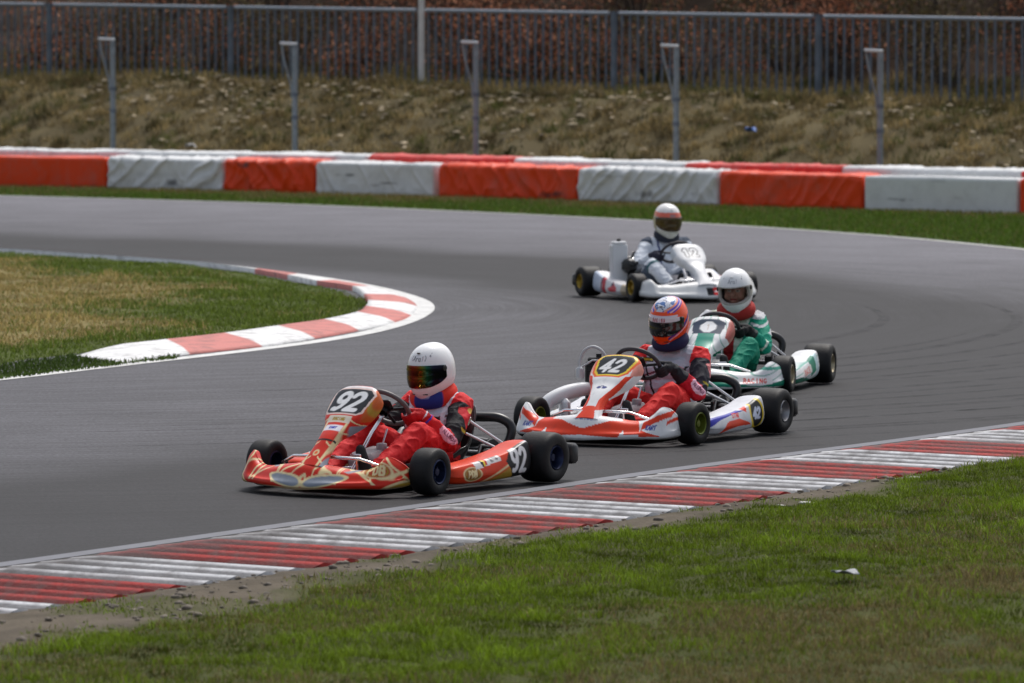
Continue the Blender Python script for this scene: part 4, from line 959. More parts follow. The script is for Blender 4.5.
# --- track surface with rubbered line
xs = np.arange(-24, 10.01, .2); ys = np.arange(5, 92.01, .2); X, Y = np.meshgrid(xs, ys, indexing='ij'); Pt = np.stack([X.ravel(), Y.ravel()], -1)
def pld(P, L):
    d = np.full(len(P), 1e9)
    for a, b in zip(L[:-1], L[1:]): d = np.minimum(d, seg_d(P[:, 0], P[:, 1], a, b))
    return d
RUB1 = resample([(-24, 78), (-12, 67.0), (-6.844, 63.2), (-5.9, 62.4), (-4.7, 61.4), (-3.4, 60.3), (-2.1, 59.0), (-0.9, 57.6), (0.2, 56.0), (1.2, 54.0), (2.0, 51.6), (2.585, 48.433), (3.019, 44.268), (3.131, 40.405), (2.7, 36.9), (1.6, 33.6), (-.3, 30.6), (-4, 25), (-12, 12)], .8)
d1 = pld(Pt, RUB1); base = np.array((.076, .075, .085)); C = np.tile(base, (len(Pt), 1))
d1 = d1 + .35 * fbm(Pt, .5, 3, 91); amt = .66 * np.exp(-(d1 / 2.1) ** 4) + .22 * np.exp(-(d1 / 3.6) ** 2)
dn = pld(Pt, resample(NEAR, .8)); amt = amt + .16 * np.exp(-(dn / 2.2) ** 2)
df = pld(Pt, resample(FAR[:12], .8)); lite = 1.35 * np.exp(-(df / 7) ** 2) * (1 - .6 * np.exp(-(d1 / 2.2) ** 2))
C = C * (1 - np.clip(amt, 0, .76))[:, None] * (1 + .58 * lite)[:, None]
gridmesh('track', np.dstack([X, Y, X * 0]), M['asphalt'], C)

MARKS = []
for (off, a0, a1, wd) in ((14.1, -72, -18, .10), (14.9, -70, -12, .12), (15.6, -75, -25, .09), (16.3, -68, -8, .13), (16.75, -72, -30, .08), (13.2, -60, -5, .10), (12.5, -66, -15, .09), (17.3, -66, -28, .11), (11.6, -50, 10, .12)):
    q = np.array([(-7.2 + off * 1.0 * math.cos(R(a)), 47.5 + off * math.sin(R(a))) for a in np.linspace(a0, a1, 60)]); n_ = normals2(q); tp = np.sin(np.linspace(0, math.pi, 60)) ** .5 * wd / 2
    for gap in (0, 1.15):
        MARKS.append(np.stack([np.c_[q - n_ * (tp[:, None] + gap), np.full(60, .0015)], np.c_[q + n_ * (tp[:, None] - gap), np.full(60, .0015)]], 1))
for A in MARKS: pass
V = np.concatenate([A.reshape(-1, 3) for A in MARKS]); F = []
for m_ in range(len(MARKS)):
    for i in range(59): b0 = m_ * 120 + i * 2; F.append((b0, b0 + 1, b0 + 3, b0 + 2))
def inside_track(V, F):
    nr = resample(NEAR, .5); c = V[[f[0] for f in F]][:, :2]; d = side(c, nr); ok = (d < -.25) | (pld(c, nr) > 8); return [f for f, k in zip(F, ok) if k]
MK = (V, F)

# --- painted edge lines
def strip(name, P, off0, off1, z, col, w=None):
    P = resample(P, .25); n = normals2(P); k = 5
    A = np.stack([np.c_[P + n * (off0 + (off1 - off0) * t), np.full(len(P), z)] for t in np.linspace(0, 1, k)], 1)
    return gridmesh(name, A, M['linepaint'], full(A.reshape(-1, 3), col))
strip('edge_line', FAR, -.02, .11, .004, (.50, .50, .47))           # outer edge, far side
strip('edge_line', NEAR, .0, .125, .004, (.165, .17, .19))
strip('edge_line', ISL_OUT, -.14, .02, .0045, (.66, .66, .64))

# --- apex kerb of flat painted blocks round the island
n = 24; A0 = cr(np.array(PI), (len(PI) - 1) * n + 1); A1 = cr(np.array(PO), (len(PO) - 1) * n + 1); t = np.linspace(0, 1, 9)
A1 = A1 + (A0 - A1) * .02
W = A0[:, None, :] * (1 - t)[None, :, None] + A1[:, None, :] * t[None, :, None]
zz = np.interp(t, [0, .7, 1], [.050, .040, .010]); A = np.dstack([W, np.tile(zz, (len(A0), 1)) * np.clip(np.arange(len(A0)) / 30, .12, 1)[:, None]])
A = np.concatenate([np.dstack([A0[:, None, :], np.full((len(A0), 1), -.03)]), A, np.dstack([A1[:, None, :], np.full((len(A0), 1), -.02)])], 1)
cols = {'w': (.74, .74, .73), 'r': (.56, .19, .165)}; cc = np.array([cols[PO_COL[min(k // n, len(PO_COL) - 1)]] for k in range(len(A0))])
Cc = np.repeat(cc[:, None, :], A.shape[1], 1).reshape(-1, 3); gridmesh('apex_kerb', A, M['kerbpaint'], Cc)

# --- corrugated exit kerb: cast ribs across the edge of the track
P = resample(NEAR, .005); s = arclen(P); nn = normals2(P)
s0 = s[np.argmin(np.linalg.norm(P + nn * 1.36 - np.array((-2.016, 23.523)), axis=1))]; PITCH = .2335
V = []; F = []; Cl = []; cnt = 0; nu, nv = 84, 19
for k in range(-28, 66):
    sc_ = s0 + k * PITCH
    if sc_ < 3 or sc_ > s[-1] - .3: continue
    i = np.searchsorted(s, sc_); c0 = P[i]; nrm = nn[i]; tan = np.array((-nrm[1], nrm[0]))
    if nrm @ np.array((1, 0)) < 0: pass
    red = ((k - 1) // 4) % 2 == 0; base = np.array((.42, .046, .040) if red else (.68, .68, .69))
    jl = random.uniform(-.015, .015); hh = random.uniform(.027, .033); e1 = 1.51 + jl; seams = [.21 + .23 * q + random.uniform(-.01, .01) for q in range(1, 5)]
    tone = random.uniform(.88, 1.08)
    for u in range(nu):
        f = u / (nu - 1); q = .205 + (e1 - .205) * f
        ek = math.sqrt(max(0, 1 - (1 - min(1, (e1 - q) / .08)) ** 2)); sm = min(abs(q - a) for a in seams)
        for v in range(nv):
            fv = v / (nv - 1); w = (fv - .5) * PITCH
            # asymmetric corrugation: long rise, rounded crest, short drop, flat valley
            prof = 0 if fv < .10 else ((fv - .10) / .22) if fv < .32 else max(0, 1 - (fv - .32) / .68) ** .85
            face_tone = 0 if fv < .12 else .25 if fv < .24 else 1
            z = .008 + hh * prof * min(1, .25 + f * 5)
            q2 = q - .085 * (2 * fv - 1) ** 2 * max(0, (f - .88) / .12); p = c0 + nrm * q2 + tan * w; V.append((p[0], p[1], z))
            ss = sc_ + w; G = (ss, q)
            wear_shade = tone * (.16 + .84 * face_tone) * (.86 + .14 * prof) * (.62 if sm < .008 and fv > .3 else 1)  # dirt and groove shade both put into the valley and steep-face colour
            Cl.append([*(base * wear_shade), ss, q, prof])
    for u in range(nu - 1):
        for v in range(nv - 1):
            a = cnt + u * nv + v; F.append((a, a + nv, a + nv + 1, a + 1))
    ring = [cnt + (nu - 1) * nv + v for v in range(nv)]                # rounded outer end going down
    for v in range(nv):
        p = V[ring[v]]; V.append((p[0] + nrm[0] * .008, p[1] + nrm[1] * .008, -.05)); Cl.append(list(np.array(Cl[ring[v]]) * np.array((.7, .7, .7, 1, 1, 1))))
    for v in range(nv - 1): F.append((ring[v], cnt + nu * nv + v, cnt + nu * nv + v + 1, ring[v + 1]))
    cnt = len(V)
V = np.array(V); F = np.array(F); Cl = np.array(Cl); SQ = Cl[:, 3:5]; Cl = Cl[:, :3]
sc1 = np.clip((vnoise(SQ * np.array((1.1, 16)), 1.0, 501) - .25) * 2.2, 0, 1); sc2 = np.clip((fbm(SQ * np.array((.6, 2.2)), 1.0, 3, 502) + .25 - .5 * SQ[:, 1]), 0, 1) * .75; sc3 = np.clip((vnoise(SQ * np.array((9, 9)), 1.0, 503) - .45) * 2.5, 0, 1) * .5
mk = np.clip(sc1 * .35 + sc2 * .8 + sc3 * .5, 0, .7)[:, None]; Cl = Cl * (1 - mk) + np.array((.085, .078, .075)) * mk
nz = np.cross(V[F[:, 1]] - V[F[:, 0]], V[F[:, 2]] - V[F[:, 1]])[:, 2].sum()
if nz < 0: F = F[:, ::-1]
o = tag(build('exit_kerb', V, F, M['kerbpaint'], col=np.array(Cl)), kind='structure'); o.data.set_sharp_from_angle(angle=R(22))
A = np.stack([np.c_[P[::50] + nn[::50] * q, np.full(len(P[::50]), z)] for q, z in ((.13, .0025), (.16, .006), (.30, .007), (1.24, .008))], 1)
gridmesh('kerb_bed', A, M['linepaint'], full(A.reshape(-1, 3), (.045, .040, .037)))

# --- near verge: worn soil beside the kerb, then turf
GE = resample([(-5, 15.5), (-3, 19.6), (-2.257, 21.3), (-1.95, 21.9), (-1.588, 22.5), (-1.125, 23.4), (-0.843, 24.2), (-0.543, 24.95), (-0.1, 25.75), (0.25, 26.35), (0.75, 27.15), (1.319, 28.1), (1.6, 28.7), (1.85, 29.25), (2.131, 29.95), (2.966, 31.576), (3.551, 32.54), (5.5, 35.5)], .2)
def side(P, L):
    """signed distance to polyline L (positive right of travel)"""
    best = np.full(len(P), 1e9); sg = np.ones(len(P))
    for a, b in zip(L[:-1], L[1:]):
        d = seg_d(P[:, 0], P[:, 1], a, b); c = (b[0] - a[0]) * (P[:, 1] - a[1]) - (b[1] - a[1]) * (P[:, 0] - a[0]); m = d < best - 1e-9; best[m] = d[m]; sg[m] = np.where(c[m] > 0, -1, 1)
    return best * sg
Pn = resample(NEAR, .12); nn2 = normals2(Pn); qs = np.r_[np.arange(1.19, 3.2, .06), np.arange(3.2, 9, .2), np.arange(9, 40, 1.5)]
A = np.stack([Pn + nn2 * q for q in qs], 1); A2 = A.reshape(-1, 2); ge = side(A2, GE) + .16 * fbm(A2, 1.6, 3, 8) + .1 * fbm(A2, 6, 2, 9)
def near_z(P2, ge, q): return np.clip((q - 1.3) * .05, 0, .02) + .006 + np.clip(q - 1.45, 0, .1) * .08 + .006 * vnoise(P2, 11, 14) + np.clip(ge, 0, .5) * .09 + .018 * fbm(P2, 4, 3, 2) * np.clip(q - 1.3, 0, 1) + .05 * vnoise(P2, .5, 1) * np.clip((q - 2) / 3, 0, 1)
qq = np.tile(qs, (len(Pn), 1)).ravel(); zn = near_z(A2, ge, qq); zn[qq < 1.20] = -.03
soil = np.array((.098, .082, .062)); turf = np.array((.055, .062, .018)); n3 = vnoise(A2, 5, 11)[:, None]; n4 = vnoise(A2, 23, 12)[:, None]
Cs = soil * (1 + .25 * n3 + .25 * n4); mossy = (fbm(A2, 2.2, 3, 31) > .35)[:, None] * .6; Cs = Cs * (1 - mossy) + np.array((.07, .075, .025)) * mossy
k = np.clip(ge * 6 + .5, 0, 1)[:, None]; Cg = Cs * (1 - k) + turf * (1 + .3 * n3) * k
gridmesh('near_verge', np.dstack([A, zn.reshape(A.shape[:2])]), M['turf'], Cg)

mm, N_, L__, b_ = nt('rubber_marks'); b_.inputs['Base Color'].default_value = (.030, .029, .033, 1); b_.inputs['Roughness'].default_value = .75; b_.inputs['Specular IOR Level'].default_value = .2
tc_ = N_.new('ShaderNodeTexCoord'); t_ = N_.new('ShaderNodeTexNoise'); t_.inputs['Scale'].default_value = 2.2; t_.inputs['Detail'].default_value = 8; t_.inputs['Roughness'].default_value = .75; L__.new(tc_.outputs['Object'], t_.inputs['Vector'])
r_ = N_.new('ShaderNodeMapRange'); r_.inputs['From Min'].default_value = .42; r_.inputs['From Max'].default_value = .68; r_.inputs['To Max'].default_value = .5; L__.new(t_.outputs['Fac'], r_.inputs['Value']); L__.new(r_.outputs[0], b_.inputs['Alpha'])
V, F = MK; F = inside_track(V, F); o = tag(build('tyre_marks', V, F, mm), kind='structure')
if o.data.polygons[0].normal.z < 0: o.data.flip_normals()

# ---- island of rough grass
IN = resample([(-24, 8), (-14, 22.5), (-8.5, 31.5), (-5.3, 37.3), (-4.2, 39.4)] + PI[0:] , .3)
IN = np.r_[IN, np.array([(-24, 73.5)])] if IN[-1][0] > -20 else IN
BACK = np.c_[np.full(len(IN), -26.0), np.linspace(8, 78, len(IN))]
tq = np.linspace(0, 1, 70) ** 1.7; A = IN[:, None, :] * (1 - tq)[None, :, None] + BACK[:, None, :] * tq[None, :, None]
OUTL = resample(ISL_OUT, .3)
def isl_d(P): return pld(P, IN)
A2 = A.reshape(-1, 2); di = isl_d(A2); zi = -.02 + .045 * np.clip(di / .3, 0, 1) + .025 * fbm(A2, 2.5, 3, 5) * np.clip(di * 2, 0, 1)
def isl_col(P, d):
    dry = np.clip((d - .9) / 1.3 + .8 * fbm(P, .7, 3, 21), 0, 1)[:, None]
    return np.array((.065, .085, .02)) * (1 - dry) + np.array((.20, .165, .07)) * dry
gridmesh('island', np.dstack([A, zi.reshape(A.shape[:2])]), M['turf'], isl_col(A2, di) * (1 + .25 * vnoise(A2, 4, 3))[:, None])
# the strip of turf between line and kerb where the apex kerb has ended (lower left)
P = resample(ISL_OUT[:6], .15); tt2 = np.linspace(0, 1, 8); nrm = -normals2(P) * -1

# ---- far verge, bank and wooded hill as one terrain running back from the outer edge line
def bq(P): return (P - BAR0) @ BN
def be(P): return (P - BAR0) @ BE
def terr_z(P):
    q = bq(P); e = be(P); top = 1.44 - .0125 * np.clip(e, -10, 30); t = np.clip((q - 2.3) / 4.7, 0, 1); t = t * t * (3 - 2 * t) * .75 + t * .25
    z = .012 + top * t + (.11 * fbm(P, .9, 4, 41) + .035 * fbm(P, 5, 2, 45)) * np.clip((q - 2.2) / 1.2, 0, 1) * np.clip((40 - q) / 30, .3, 1) * np.where((q > 7) & (q < 10), .5, 1)
    z = z + np.clip(q - 9.5, 0, 100) * .30 + .012 * fbm(P, 3, 2, 44) * np.clip(q + 3, 0, 1)
    return z
Pf = resample(FAR[:12] + [(7.2, 55)], .3)[:-1]; dd = np.array((.30, .954)); qs = np.r_[-.0, .02, np.arange(.15, 3, .2), np.arange(3, 22, .3), np.arange(22, 90, 2.5)]
A = np.stack([Pf + dd * q for q in qs], 1); A2 = A.reshape(-1, 2); z = terr_z(A2).reshape(A.shape[:2]); z[:, 0] = -.03; qb = bq(A2)
z[:, 1:6] = np.maximum(z[:, 1:6], .008)
def terr_col(P):
    q = bq(P); n = fbm(P, .8, 3, 51)[:, None]; n2 = fbm(P, 3.5, 3, 52)[:, None]
    green = np.array((.055, .095, .015)) * (1 + .3 * n2); dry = np.array((.165, .125, .05)) * (1 + .3 * n2)
    k = np.clip((q + 1.8 + .5 * n[:, 0]) / 1.3, 0, 1)[:, None]; c = green * (1 - k) + dry * k
    bank = np.array((.110, .088, .045)) * (1 + .4 * n2) ; k = np.clip((q - 2) / .6, 0, 1)[:, None]; c = c * (1 - k) + bank * k
    k = np.clip((q - 8.3) / .8, 0, 1)[:, None]; return c * (1 - k) + np.array((.030, .017, .010)) * (1 + .4 * n2) * k
gridmesh('bank', np.dstack([A, z]), M['turf'], terr_col(A2))
# right of the hairpin, off to the side: plain verge that closes the corner
Pr = resample(FAR[11:], .4); nr = -normals2(Pr); A = np.stack([Pr + nr * q for q in (0, .02, .3, 1, 3, 8, 20)], 1)
zr = np.tile(np.array([-.03, .01, .02, .03, .04, .05, .05]), (len(Pr), 1)); gridmesh('outer_verge', np.dstack([A, zr]), M['turf'], full(A.reshape(-1, 2), (.06, .09, .02)))

# --- blades of grass, numpy built: each blade a bent pair of quads reduced to 5 points
def blades(name, P, z, h, w, lean, col, m=None, label=None):
    n = len(P); a = RNG.uniform(0, 2 * np.pi, n); la = RNG.uniform(0, 2 * np.pi, n); d = np.c_[np.cos(a), np.sin(a)]; ld = np.c_[np.cos(la), np.sin(la)]
    lean = lean * RNG.uniform(.2, 1.3, n) * h; b = np.c_[P, z]; o = np.c_[d * (w / 2)[:, None], np.zeros(n)]
    mid = b + np.c_[ld * (lean * .35)[:, None], h * .58]; tip = b + np.c_[ld * lean[:, None], h * np.sqrt(np.clip(1 - (lean / h) ** 2 * .4, .2, 1))]
    V = np.stack([b - o, b + o, mid - o * .7, mid + o * .7, tip], 1).reshape(-1, 3); k = np.arange(n)[:, None] * 5
    me = bpy.data.meshes.new(name); me.vertices.add(len(V)); me.vertices.foreach_set('co', V.astype(np.float32).ravel())
    li = (k + np.array([0, 1, 3, 2, 2, 3, 4])).ravel().astype(np.int32); me.loops.add(len(li)); me.loops.foreach_set('vertex_index', li)
    ls = (np.arange(n)[:, None] * 7 + np.array([0, 4])).ravel().astype(np.int32); me.polygons.add(2 * n); me.polygons.foreach_set('loop_start', ls); me.update(calc_edges=True)
    me.materials.append(m or M['blade']); at = me.color_attributes.new('Col', 'FLOAT_COLOR', 'POINT'); c = np.ones((n, 5, 4), np.float32); c[:, :, :3] = col[:, None, :]; at.data.foreach_set('color', c.ravel())
    return tag(link(name, me), label, kind='stuff')
def scatter(poly_fn, n, box):
    P = np.c_[RNG.uniform(box[0], box[1], n), RNG.uniform(box[2], box[3], n)]; return P[poly_fn(P)]
# near turf
frus = lambda P, m=.6: (np.abs(P[:, 0]) < P[:, 1] * .0965 + m)
P = scatter(lambda P: frus(P, 1.9), 1000000, (-4.8, 6, 19.0, 36)); q = side(P, resample(NEAR, .5)); q = q if np.median(q) > -50 else q
ge = side(P, GE) + .16 * fbm(P, 1.6, 3, 8) + .1 * fbm(P, 6, 2, 9); thin = RNG.uniform(0, 1, len(P)) < np.clip(ge * 3.2, 0, 1) * .95 + .22 * (fbm(P, 2.2, 3, 31) > .22) * (ge < 0) * (q > 1.5)
k = (q > 1.40) & thin; P, ge, q = P[k], ge[k], q[k]
cl = fbm(P, 2.4, 3, 61); cl2 = vnoise(P, 9, 62); h = (.022 + .016 * np.clip(cl + .3, 0, 1) + .028 * np.clip(cl2 + .1, 0, 1) ** 1.5) * RNG.uniform(.6, 1.35, len(P)); h[ge < .1] *= .7
dry = np.clip(.13 + .55 * fbm(P, .9, 3, 63) + .32 * np.clip((24.8 - P[:, 1]) / 3, 0, 1) * (P[:, 0] > .2), 0, 1); r = RNG.uniform(0, 1, len(P)) < dry
gcol = np.array((.132, .200, .012)) * RNG.uniform(.4, 1.4, (len(P), 1)) * (1 + .40 * cl[:, None] + .45 * cl2[:, None]) + RNG.uniform(0, .03, (len(P), 1)) * np.array((1, .6, .1)); dcol = np.array((.25, .195, .085)) * RNG.uniform(.4, 1.3, (len(P), 1))
blades('grass', P, near_z(P, ge, q) - .006, h, np.full(len(P), .0046), .9, np.where(r[:, None], dcol, gcol), label='short green grass of the near verge')
# island
P = scatter(lambda P: frus(P, 2.5), 330000, (-11, 0, 34, 68))
def in_isl(P):
    poly = [tuple(p) for p in IN[::2]] + [(-26, 78), (-26, 8)]; return inpoly(P[:, 0], P[:, 1], poly)
k = in_isl(P); P = P[k]; di = isl_d(P); fr = np.clip(1.3 - di, 0, 1)
drym = np.clip((di - .9) / 1.3 + .8 * fbm(P, .7, 3, 21), 0, 1); r = RNG.uniform(0, 1, len(P)) < drym * .85
cl = fbm(P, 1.5, 3, 71); h = (.038 + .03 * np.clip(cl, 0, 1) + .02 * fr) * np.where((P[:, 1] > 50) & (di < .6), .45, 1) * np.where((P[:, 1] < 46) & (di < .4), .7, 1) * RNG.uniform(.6, 1.4, len(P))
zi = -.02 + .045 * np.clip(di / .3, 0, 1) + .025 * fbm(P, 2.5, 3, 5) * np.clip(di * 2, 0, 1)
gcol = np.array((.150, .205, .032)) * RNG.uniform(.5, 1.35, (len(P), 1)); dcol = np.array((.40, .31, .125)) * RNG.uniform(.55, 1.3, (len(P), 1)) * (1 + .25 * cl[:, None])
blades('grass', P, zi - .01, h, np.full(len(P), .011), .9, np.where(r[:, None], dcol, gcol), label='rough dry and green grass of the inner island')
# turf tongue between the line and the apex kerb at the left
edge_l = resample(ISL_OUT[:8], .1)
P = scatter(lambda P: frus(P, .8), 60000, (-6, -2, 32, 43)); so = side(P, edge_l); po = side(P, resample([(-24, 8), (-14, 22.5), (-8.5, 31.5), (-5.3, 37.3), (-4.2, 39.5), (-3.361, 41.3), (-2.954, 40.75), (-2.6, 41.4)], .1))
k = (so < -.04) & ((pld(P, edge_l) < 1.2)) & (P[:, 0] < -2.55) & ~in_isl(P) & ((side(P, [(-3.42, 41.50), (-2.954, 40.60), (-2.48, 41.60), (-2.2, 42.1)]) > 0))
P = P[k]
if len(P): blades('grass', P, np.zeros(len(P)), .032 * RNG.uniform(.6, 1.5, len(P)), np.full(len(P), .011), .9, np.array((.06, .10, .016)) * RNG.uniform(.5, 1.4, (len(P), 1)), label='dark green grass tongue beside the apex kerb')
# far verge strip
P = scatter(lambda P: frus(P, 1.5), 520000, (-11, 10, 55, 92)); fd = side(P, resample(FAR, .5)); q = bq(P); k = (fd < -.05) & (q < .1) & (pld(P, resample(FAR[:13], .5)) < 9); P, q = P[k], q[k]
if len(P) > 90000: P, q = P[:90000], q[:90000]
r = RNG.uniform(0, 1, len(P)) < np.clip((q + 2.6) / 2.2 + .5 * fbm(P, .8, 3, 51), .10, .92)
blades('grass', P, terr_z(P) - .01, RNG.uniform(.035, .085, len(P)), np.full(len(P), .014), .8, np.where(r[:, None], np.array((.19, .155, .06)) * RNG.uniform(.6, 1.3, (len(P), 1)), np.array((.100, .165, .020)) * RNG.uniform(.5, 1.3, (len(P), 1))), label='green strip of grass in front of the barriers')
# bank: clumps of withered grass
cen = scatter(lambda P: frus(P, 2) & (bq(P) > 1.6) & (bq(P) < 10.5), 19000, (-12, 11, 76, 104)); cs = RNG.uniform(.4, 1.4, len(cen)) * (1 + .5 * (bq(cen) > 6.8)); k = np.repeat(np.arange(len(cen)), (26 * cs).astype(int)); 
P = cen[k] + RNG.normal(0, .075, (len(k), 2)) * cs[k][:, None]; q = bq(P); h = .11 * cs[k] * RNG.uniform(.5, 1.35, len(P)); tone = RNG.uniform(.2, 1.35, len(cen))[k][:, None]; gr = (RNG.uniform(0, 1, len(cen)) < .28)[k][:, None]
cc = np.where(gr, np.array((.11, .12, .035)), np.array((.34, .26, .12))) * tone * RNG.uniform(.75, 1.2, (len(P), 1))
blades('dry_grass', P, terr_z(P) - .02, h, np.full(len(P), .016), .95, cc, label='withered tussocks covering the bank')
# stones and clods on bank and beside the kerb
def stones(name, P, z, s, col, label):
    n = len(P); ico = [(0, 0, 1), (.9, 0, .45), (.28, .85, .4), (-.72, .53, .5), (-.72, -.53, .45), (.28, -.85, .5), (.7, .5, -.3), (-.3, .85, -.35), (-.9, 0, -.3), (-.3, -.85, -.3), (.7, -.5, -.3)]
    fc = [(0, 1, 2), (0, 2, 3), (0, 3, 4), (0, 4, 5), (0, 5, 1), (1, 6, 2), (2, 7, 3), (3, 8, 4), (4, 9, 5), (5, 10, 1), (2, 6, 7), (3, 7, 8), (4, 8, 9), (5, 9, 10), (1, 10, 6)]
    I = np.array(ico); Fc = np.array(fc); V = I[None] * RNG.uniform(.7, 1.3, (n, len(I), 1)) * s[:, None, :]; a = RNG.uniform(0, 6.28, n); ca, sa = np.cos(a)[:, None], np.sin(a)[:, None]
    X_, Y_ = V[..., 0] * ca - V[..., 1] * sa, V[..., 0] * sa + V[..., 1] * ca; V = np.stack([X_ + P[:, :1], Y_ + P[:, 1:], V[..., 2] + z[:, None]], -1).reshape(-1, 3)
    F = (np.arange(n)[:, None, None] * len(I) + Fc[None]).reshape(-1, 3); return tag(build(name, V, F, M['stone'], col=np.repeat(col, len(I), 0), smooth=False), label, kind='stuff')
P = scatter(lambda P: frus(P, 2) & (bq(P) > 2) & (bq(P) < 7.6) & (vnoise(P, .5, 77) + RNG.uniform(-.6, .6, len(P)) > 0), 24000, (-12, 11, 76, 100)); s = (RNG.uniform(0, 1, (len(P), 1)) ** 2.5 * .042 + .010) * np.array((1.6, 1, .5))
stones('stones', P, terr_z(P) + .065, s, np.array((.44, .36, .24)) * RNG.uniform(.3, 1.5, (len(P), 1)), 'pale stones and clods on the bank')
P = scatter(lambda P: frus(P, .6), 9000, (-4, 5, 19.5, 35.5)); q = side(P, resample(NEAR, .5)); ge = side(P, GE); k = (q > 1.42) & (ge < .12); P, q, ge = P[k], q[k], ge[k]; s = (RNG.uniform(.15, 1, (len(P), 1)) ** 3 * .022 + .004) * np.array((1.3, 1, .6))
stones('gravel', P, near_z(P, ge, q) + .002, s, np.array((.15, .125, .098)) * RNG.uniform(.7, 1.35, (len(P), 1)), 'loose gravel and clods beside the kerb')

# ------------------------------------------------------------------ barriers: blocks wrapped in tarpaulin
def barrier(A, B, h, th, z0, col, seed, label, q0=0.0, fold=.5, ang=.6, stains=(), bulge=0, group='tarpaulin barrier blocks', hl=None):
    A = np.array(A) - (0, .64); B = np.array(B) - (0, .64); L = np.linalg.norm(B - A); e = (B - A) / L; n = np.array((-e[1], e[0]));  n = n if n @ BN > 0 else -n
    nu = max(20, int(L / .022)); prof = []
    for t in np.linspace(0, 1, 26): prof.append((0, t * h))                       # front
    for t in np.linspace(0, 1, 16)[1:]: prof.append((t * th, h))
    for t in np.linspace(0, 1, 8)[1:]: prof.append((th, h * (1 - t)))
    prof = np.array(prof); r = .035
    V = []; u = np.linspace(0, L, nu); UU, K = np.meshgrid(u, np.arange(len(prof)), indexing='ij'); d = prof[K, 0]; z = prof[K, 1]
    inset = r - np.sqrt(np.clip(r * r - np.clip(r - np.minimum(UU, L - UU), 0, r) ** 2, 0, None)); d = d + inset * np.where(d < th / 2, 1, -1); z2 = z - inset * (z > h * .9)
    cz = np.clip(h - z, 0, r); cd = np.clip(d, 0, r); corner = (r - cz) * (r - cd) / r / r; d = d + corner * .012; z2 = z2 - corner * .012
    q = np.stack([UU.ravel(), d.ravel(), z.ravel()], -1); sk = UU.ravel() + z.ravel() * ang + .10 * vnoise(q, 3, seed + 5)
    f = 1 - np.abs(vnoise(np.stack([sk * 1.0, z.ravel() * .25 + 7, q[:, 1] * .3], -1), 5.5, seed)); f2 = 1 - np.abs(vnoise(np.stack([sk * 1.0 - 2 * z.ravel() * ang * .5, z.ravel() * .4, q[:, 1]], -1), 9, seed + 1))
    amp = fold * (.058 * f ** 3 + .028 * f2 ** 3) + .010 * vnoise(q, 2.2, seed + 2)
    if bulge: amp = amp + .035 * np.abs(np.sin(math.pi * UU.ravel() / L * bulge)) ** .5 - .02
    front = (K.ravel() < 26); topf = (K.ravel() >= 26) & (K.ravel() < 41); dd_ = d.ravel() - amp * front * np.clip(z.ravel() / .06, .3, 1); zz_ = z2.ravel() + (amp * .6 + .012 * vnoise(q, 1.6, seed + 8)) * topf
    W = A[None] + e[None] * UU.ravel()[:, None] + n[None] * (dd_ + q0)[:, None]; V = np.c_[W, zz_ + z0]
    m = len(prof); i, j = np.meshgrid(np.arange(nu - 1), np.arange(m - 1), indexing='ij'); F = np.stack([i * m + j, (i + 1) * m + j, (i + 1) * m + j + 1, i * m + j + 1], -1).reshape(-1, 4)
    F = [tuple(x) for x in F] + [tuple(range(m)), tuple(range((nu - 1) * m, nu * m))[::-1]]
    C = full(V, col); 
    for (su, sz, rx, rz_, k) in stains:
        w = np.hypot((UU.ravel() / L - su) / rx, (z.ravel() / h - sz) / rz_) + .5 * vnoise(q, 14, seed + 3); C = mix(C, np.clip(1.2 - w, 0, 1) * k * front, (.03, .028, .03))
    o = build('barrier_block', V, F, M['tarpw'], col=C); nrm = o.data.polygons[10].normal
    if nrm.y > 0: o.data.flip_normals()
    return tag(o, label, 'barrier', group)
WT = (.70, .71, .71); OG = (.78, .058, .006)
D = [(-10.6, 85.6), (-6.20, 82.95), (-6.16, 82.93), (-4.33, 81.75), (-4.30, 81.72), (-2.93, 80.72), (-2.905, 80.70), (-1.14, 79.22), (-1.05, 79.14), (.90, 77.22), (.935, 77.19), (2.84, 75.30), (2.86, 75.28), (4.71, 73.60), (4.745, 73.57), (6.67, 72.05), (6.70, 72.03), (9.6, 70.2)]
L_ = lambda w: w
specs = [
 (OG, .10, .2, (), 0, 'orange barrier block at the left end, flat and nearly unwrinkled'),
 (WT, .9, -1.1, ((.57, .22, .07, .16, .8), (.75, .04, .06, .05, .8), (.5, .5, .5, .1, .12)), 0, 'white barrier block with a round dark stain low down, beside the flat orange one'),
 (OG, 1.0, .9, ((.24, .85, .07, .10, .9),), 0, 'orange barrier block crossed by diagonal creases with a scuff at its top'),
 (WT, .45, .8, ((.30, .62, .10, .03, .8), (.5, .33, .05, .03, .6), (.62, .40, .08, .03, .8)), 0, 'white barrier block with two short black tears, third orange block to its right end'),
 (OG, .75, .7, ((.84, .20, .09, .10, .85),), 0, 'orange barrier block with a dark scuff low at its right corner'),
 (WT, .75, -.9, ((.15, .55, .05, .04, .5), (.50, .30, .07, .12, .6), (.85, .35, .05, .04, .4), (.25, .8, .1, .04, .4)), 0, 'white barrier block with slanting folds, behind the helmet of the farthest driver'),
 (OG, .35, -.8, (), 4, 'orange barrier block bulging in four upright sections'),
 (WT, .08, .3, ((.22, .36, .10, .05, .7), (.5, .9, .05, .05, .3), (.62, .45, .05, .03, .5)), 0, 'smooth white barrier block with small scuffs, rightmost whole white one'),
 (OG, .2, .4, (), 0, 'orange barrier block cut by the right edge of the picture')]
specs[3] = (WT, .45, .8, specs[3][3], 0, 'white barrier block with short black tears in its middle, between two creased orange ones')
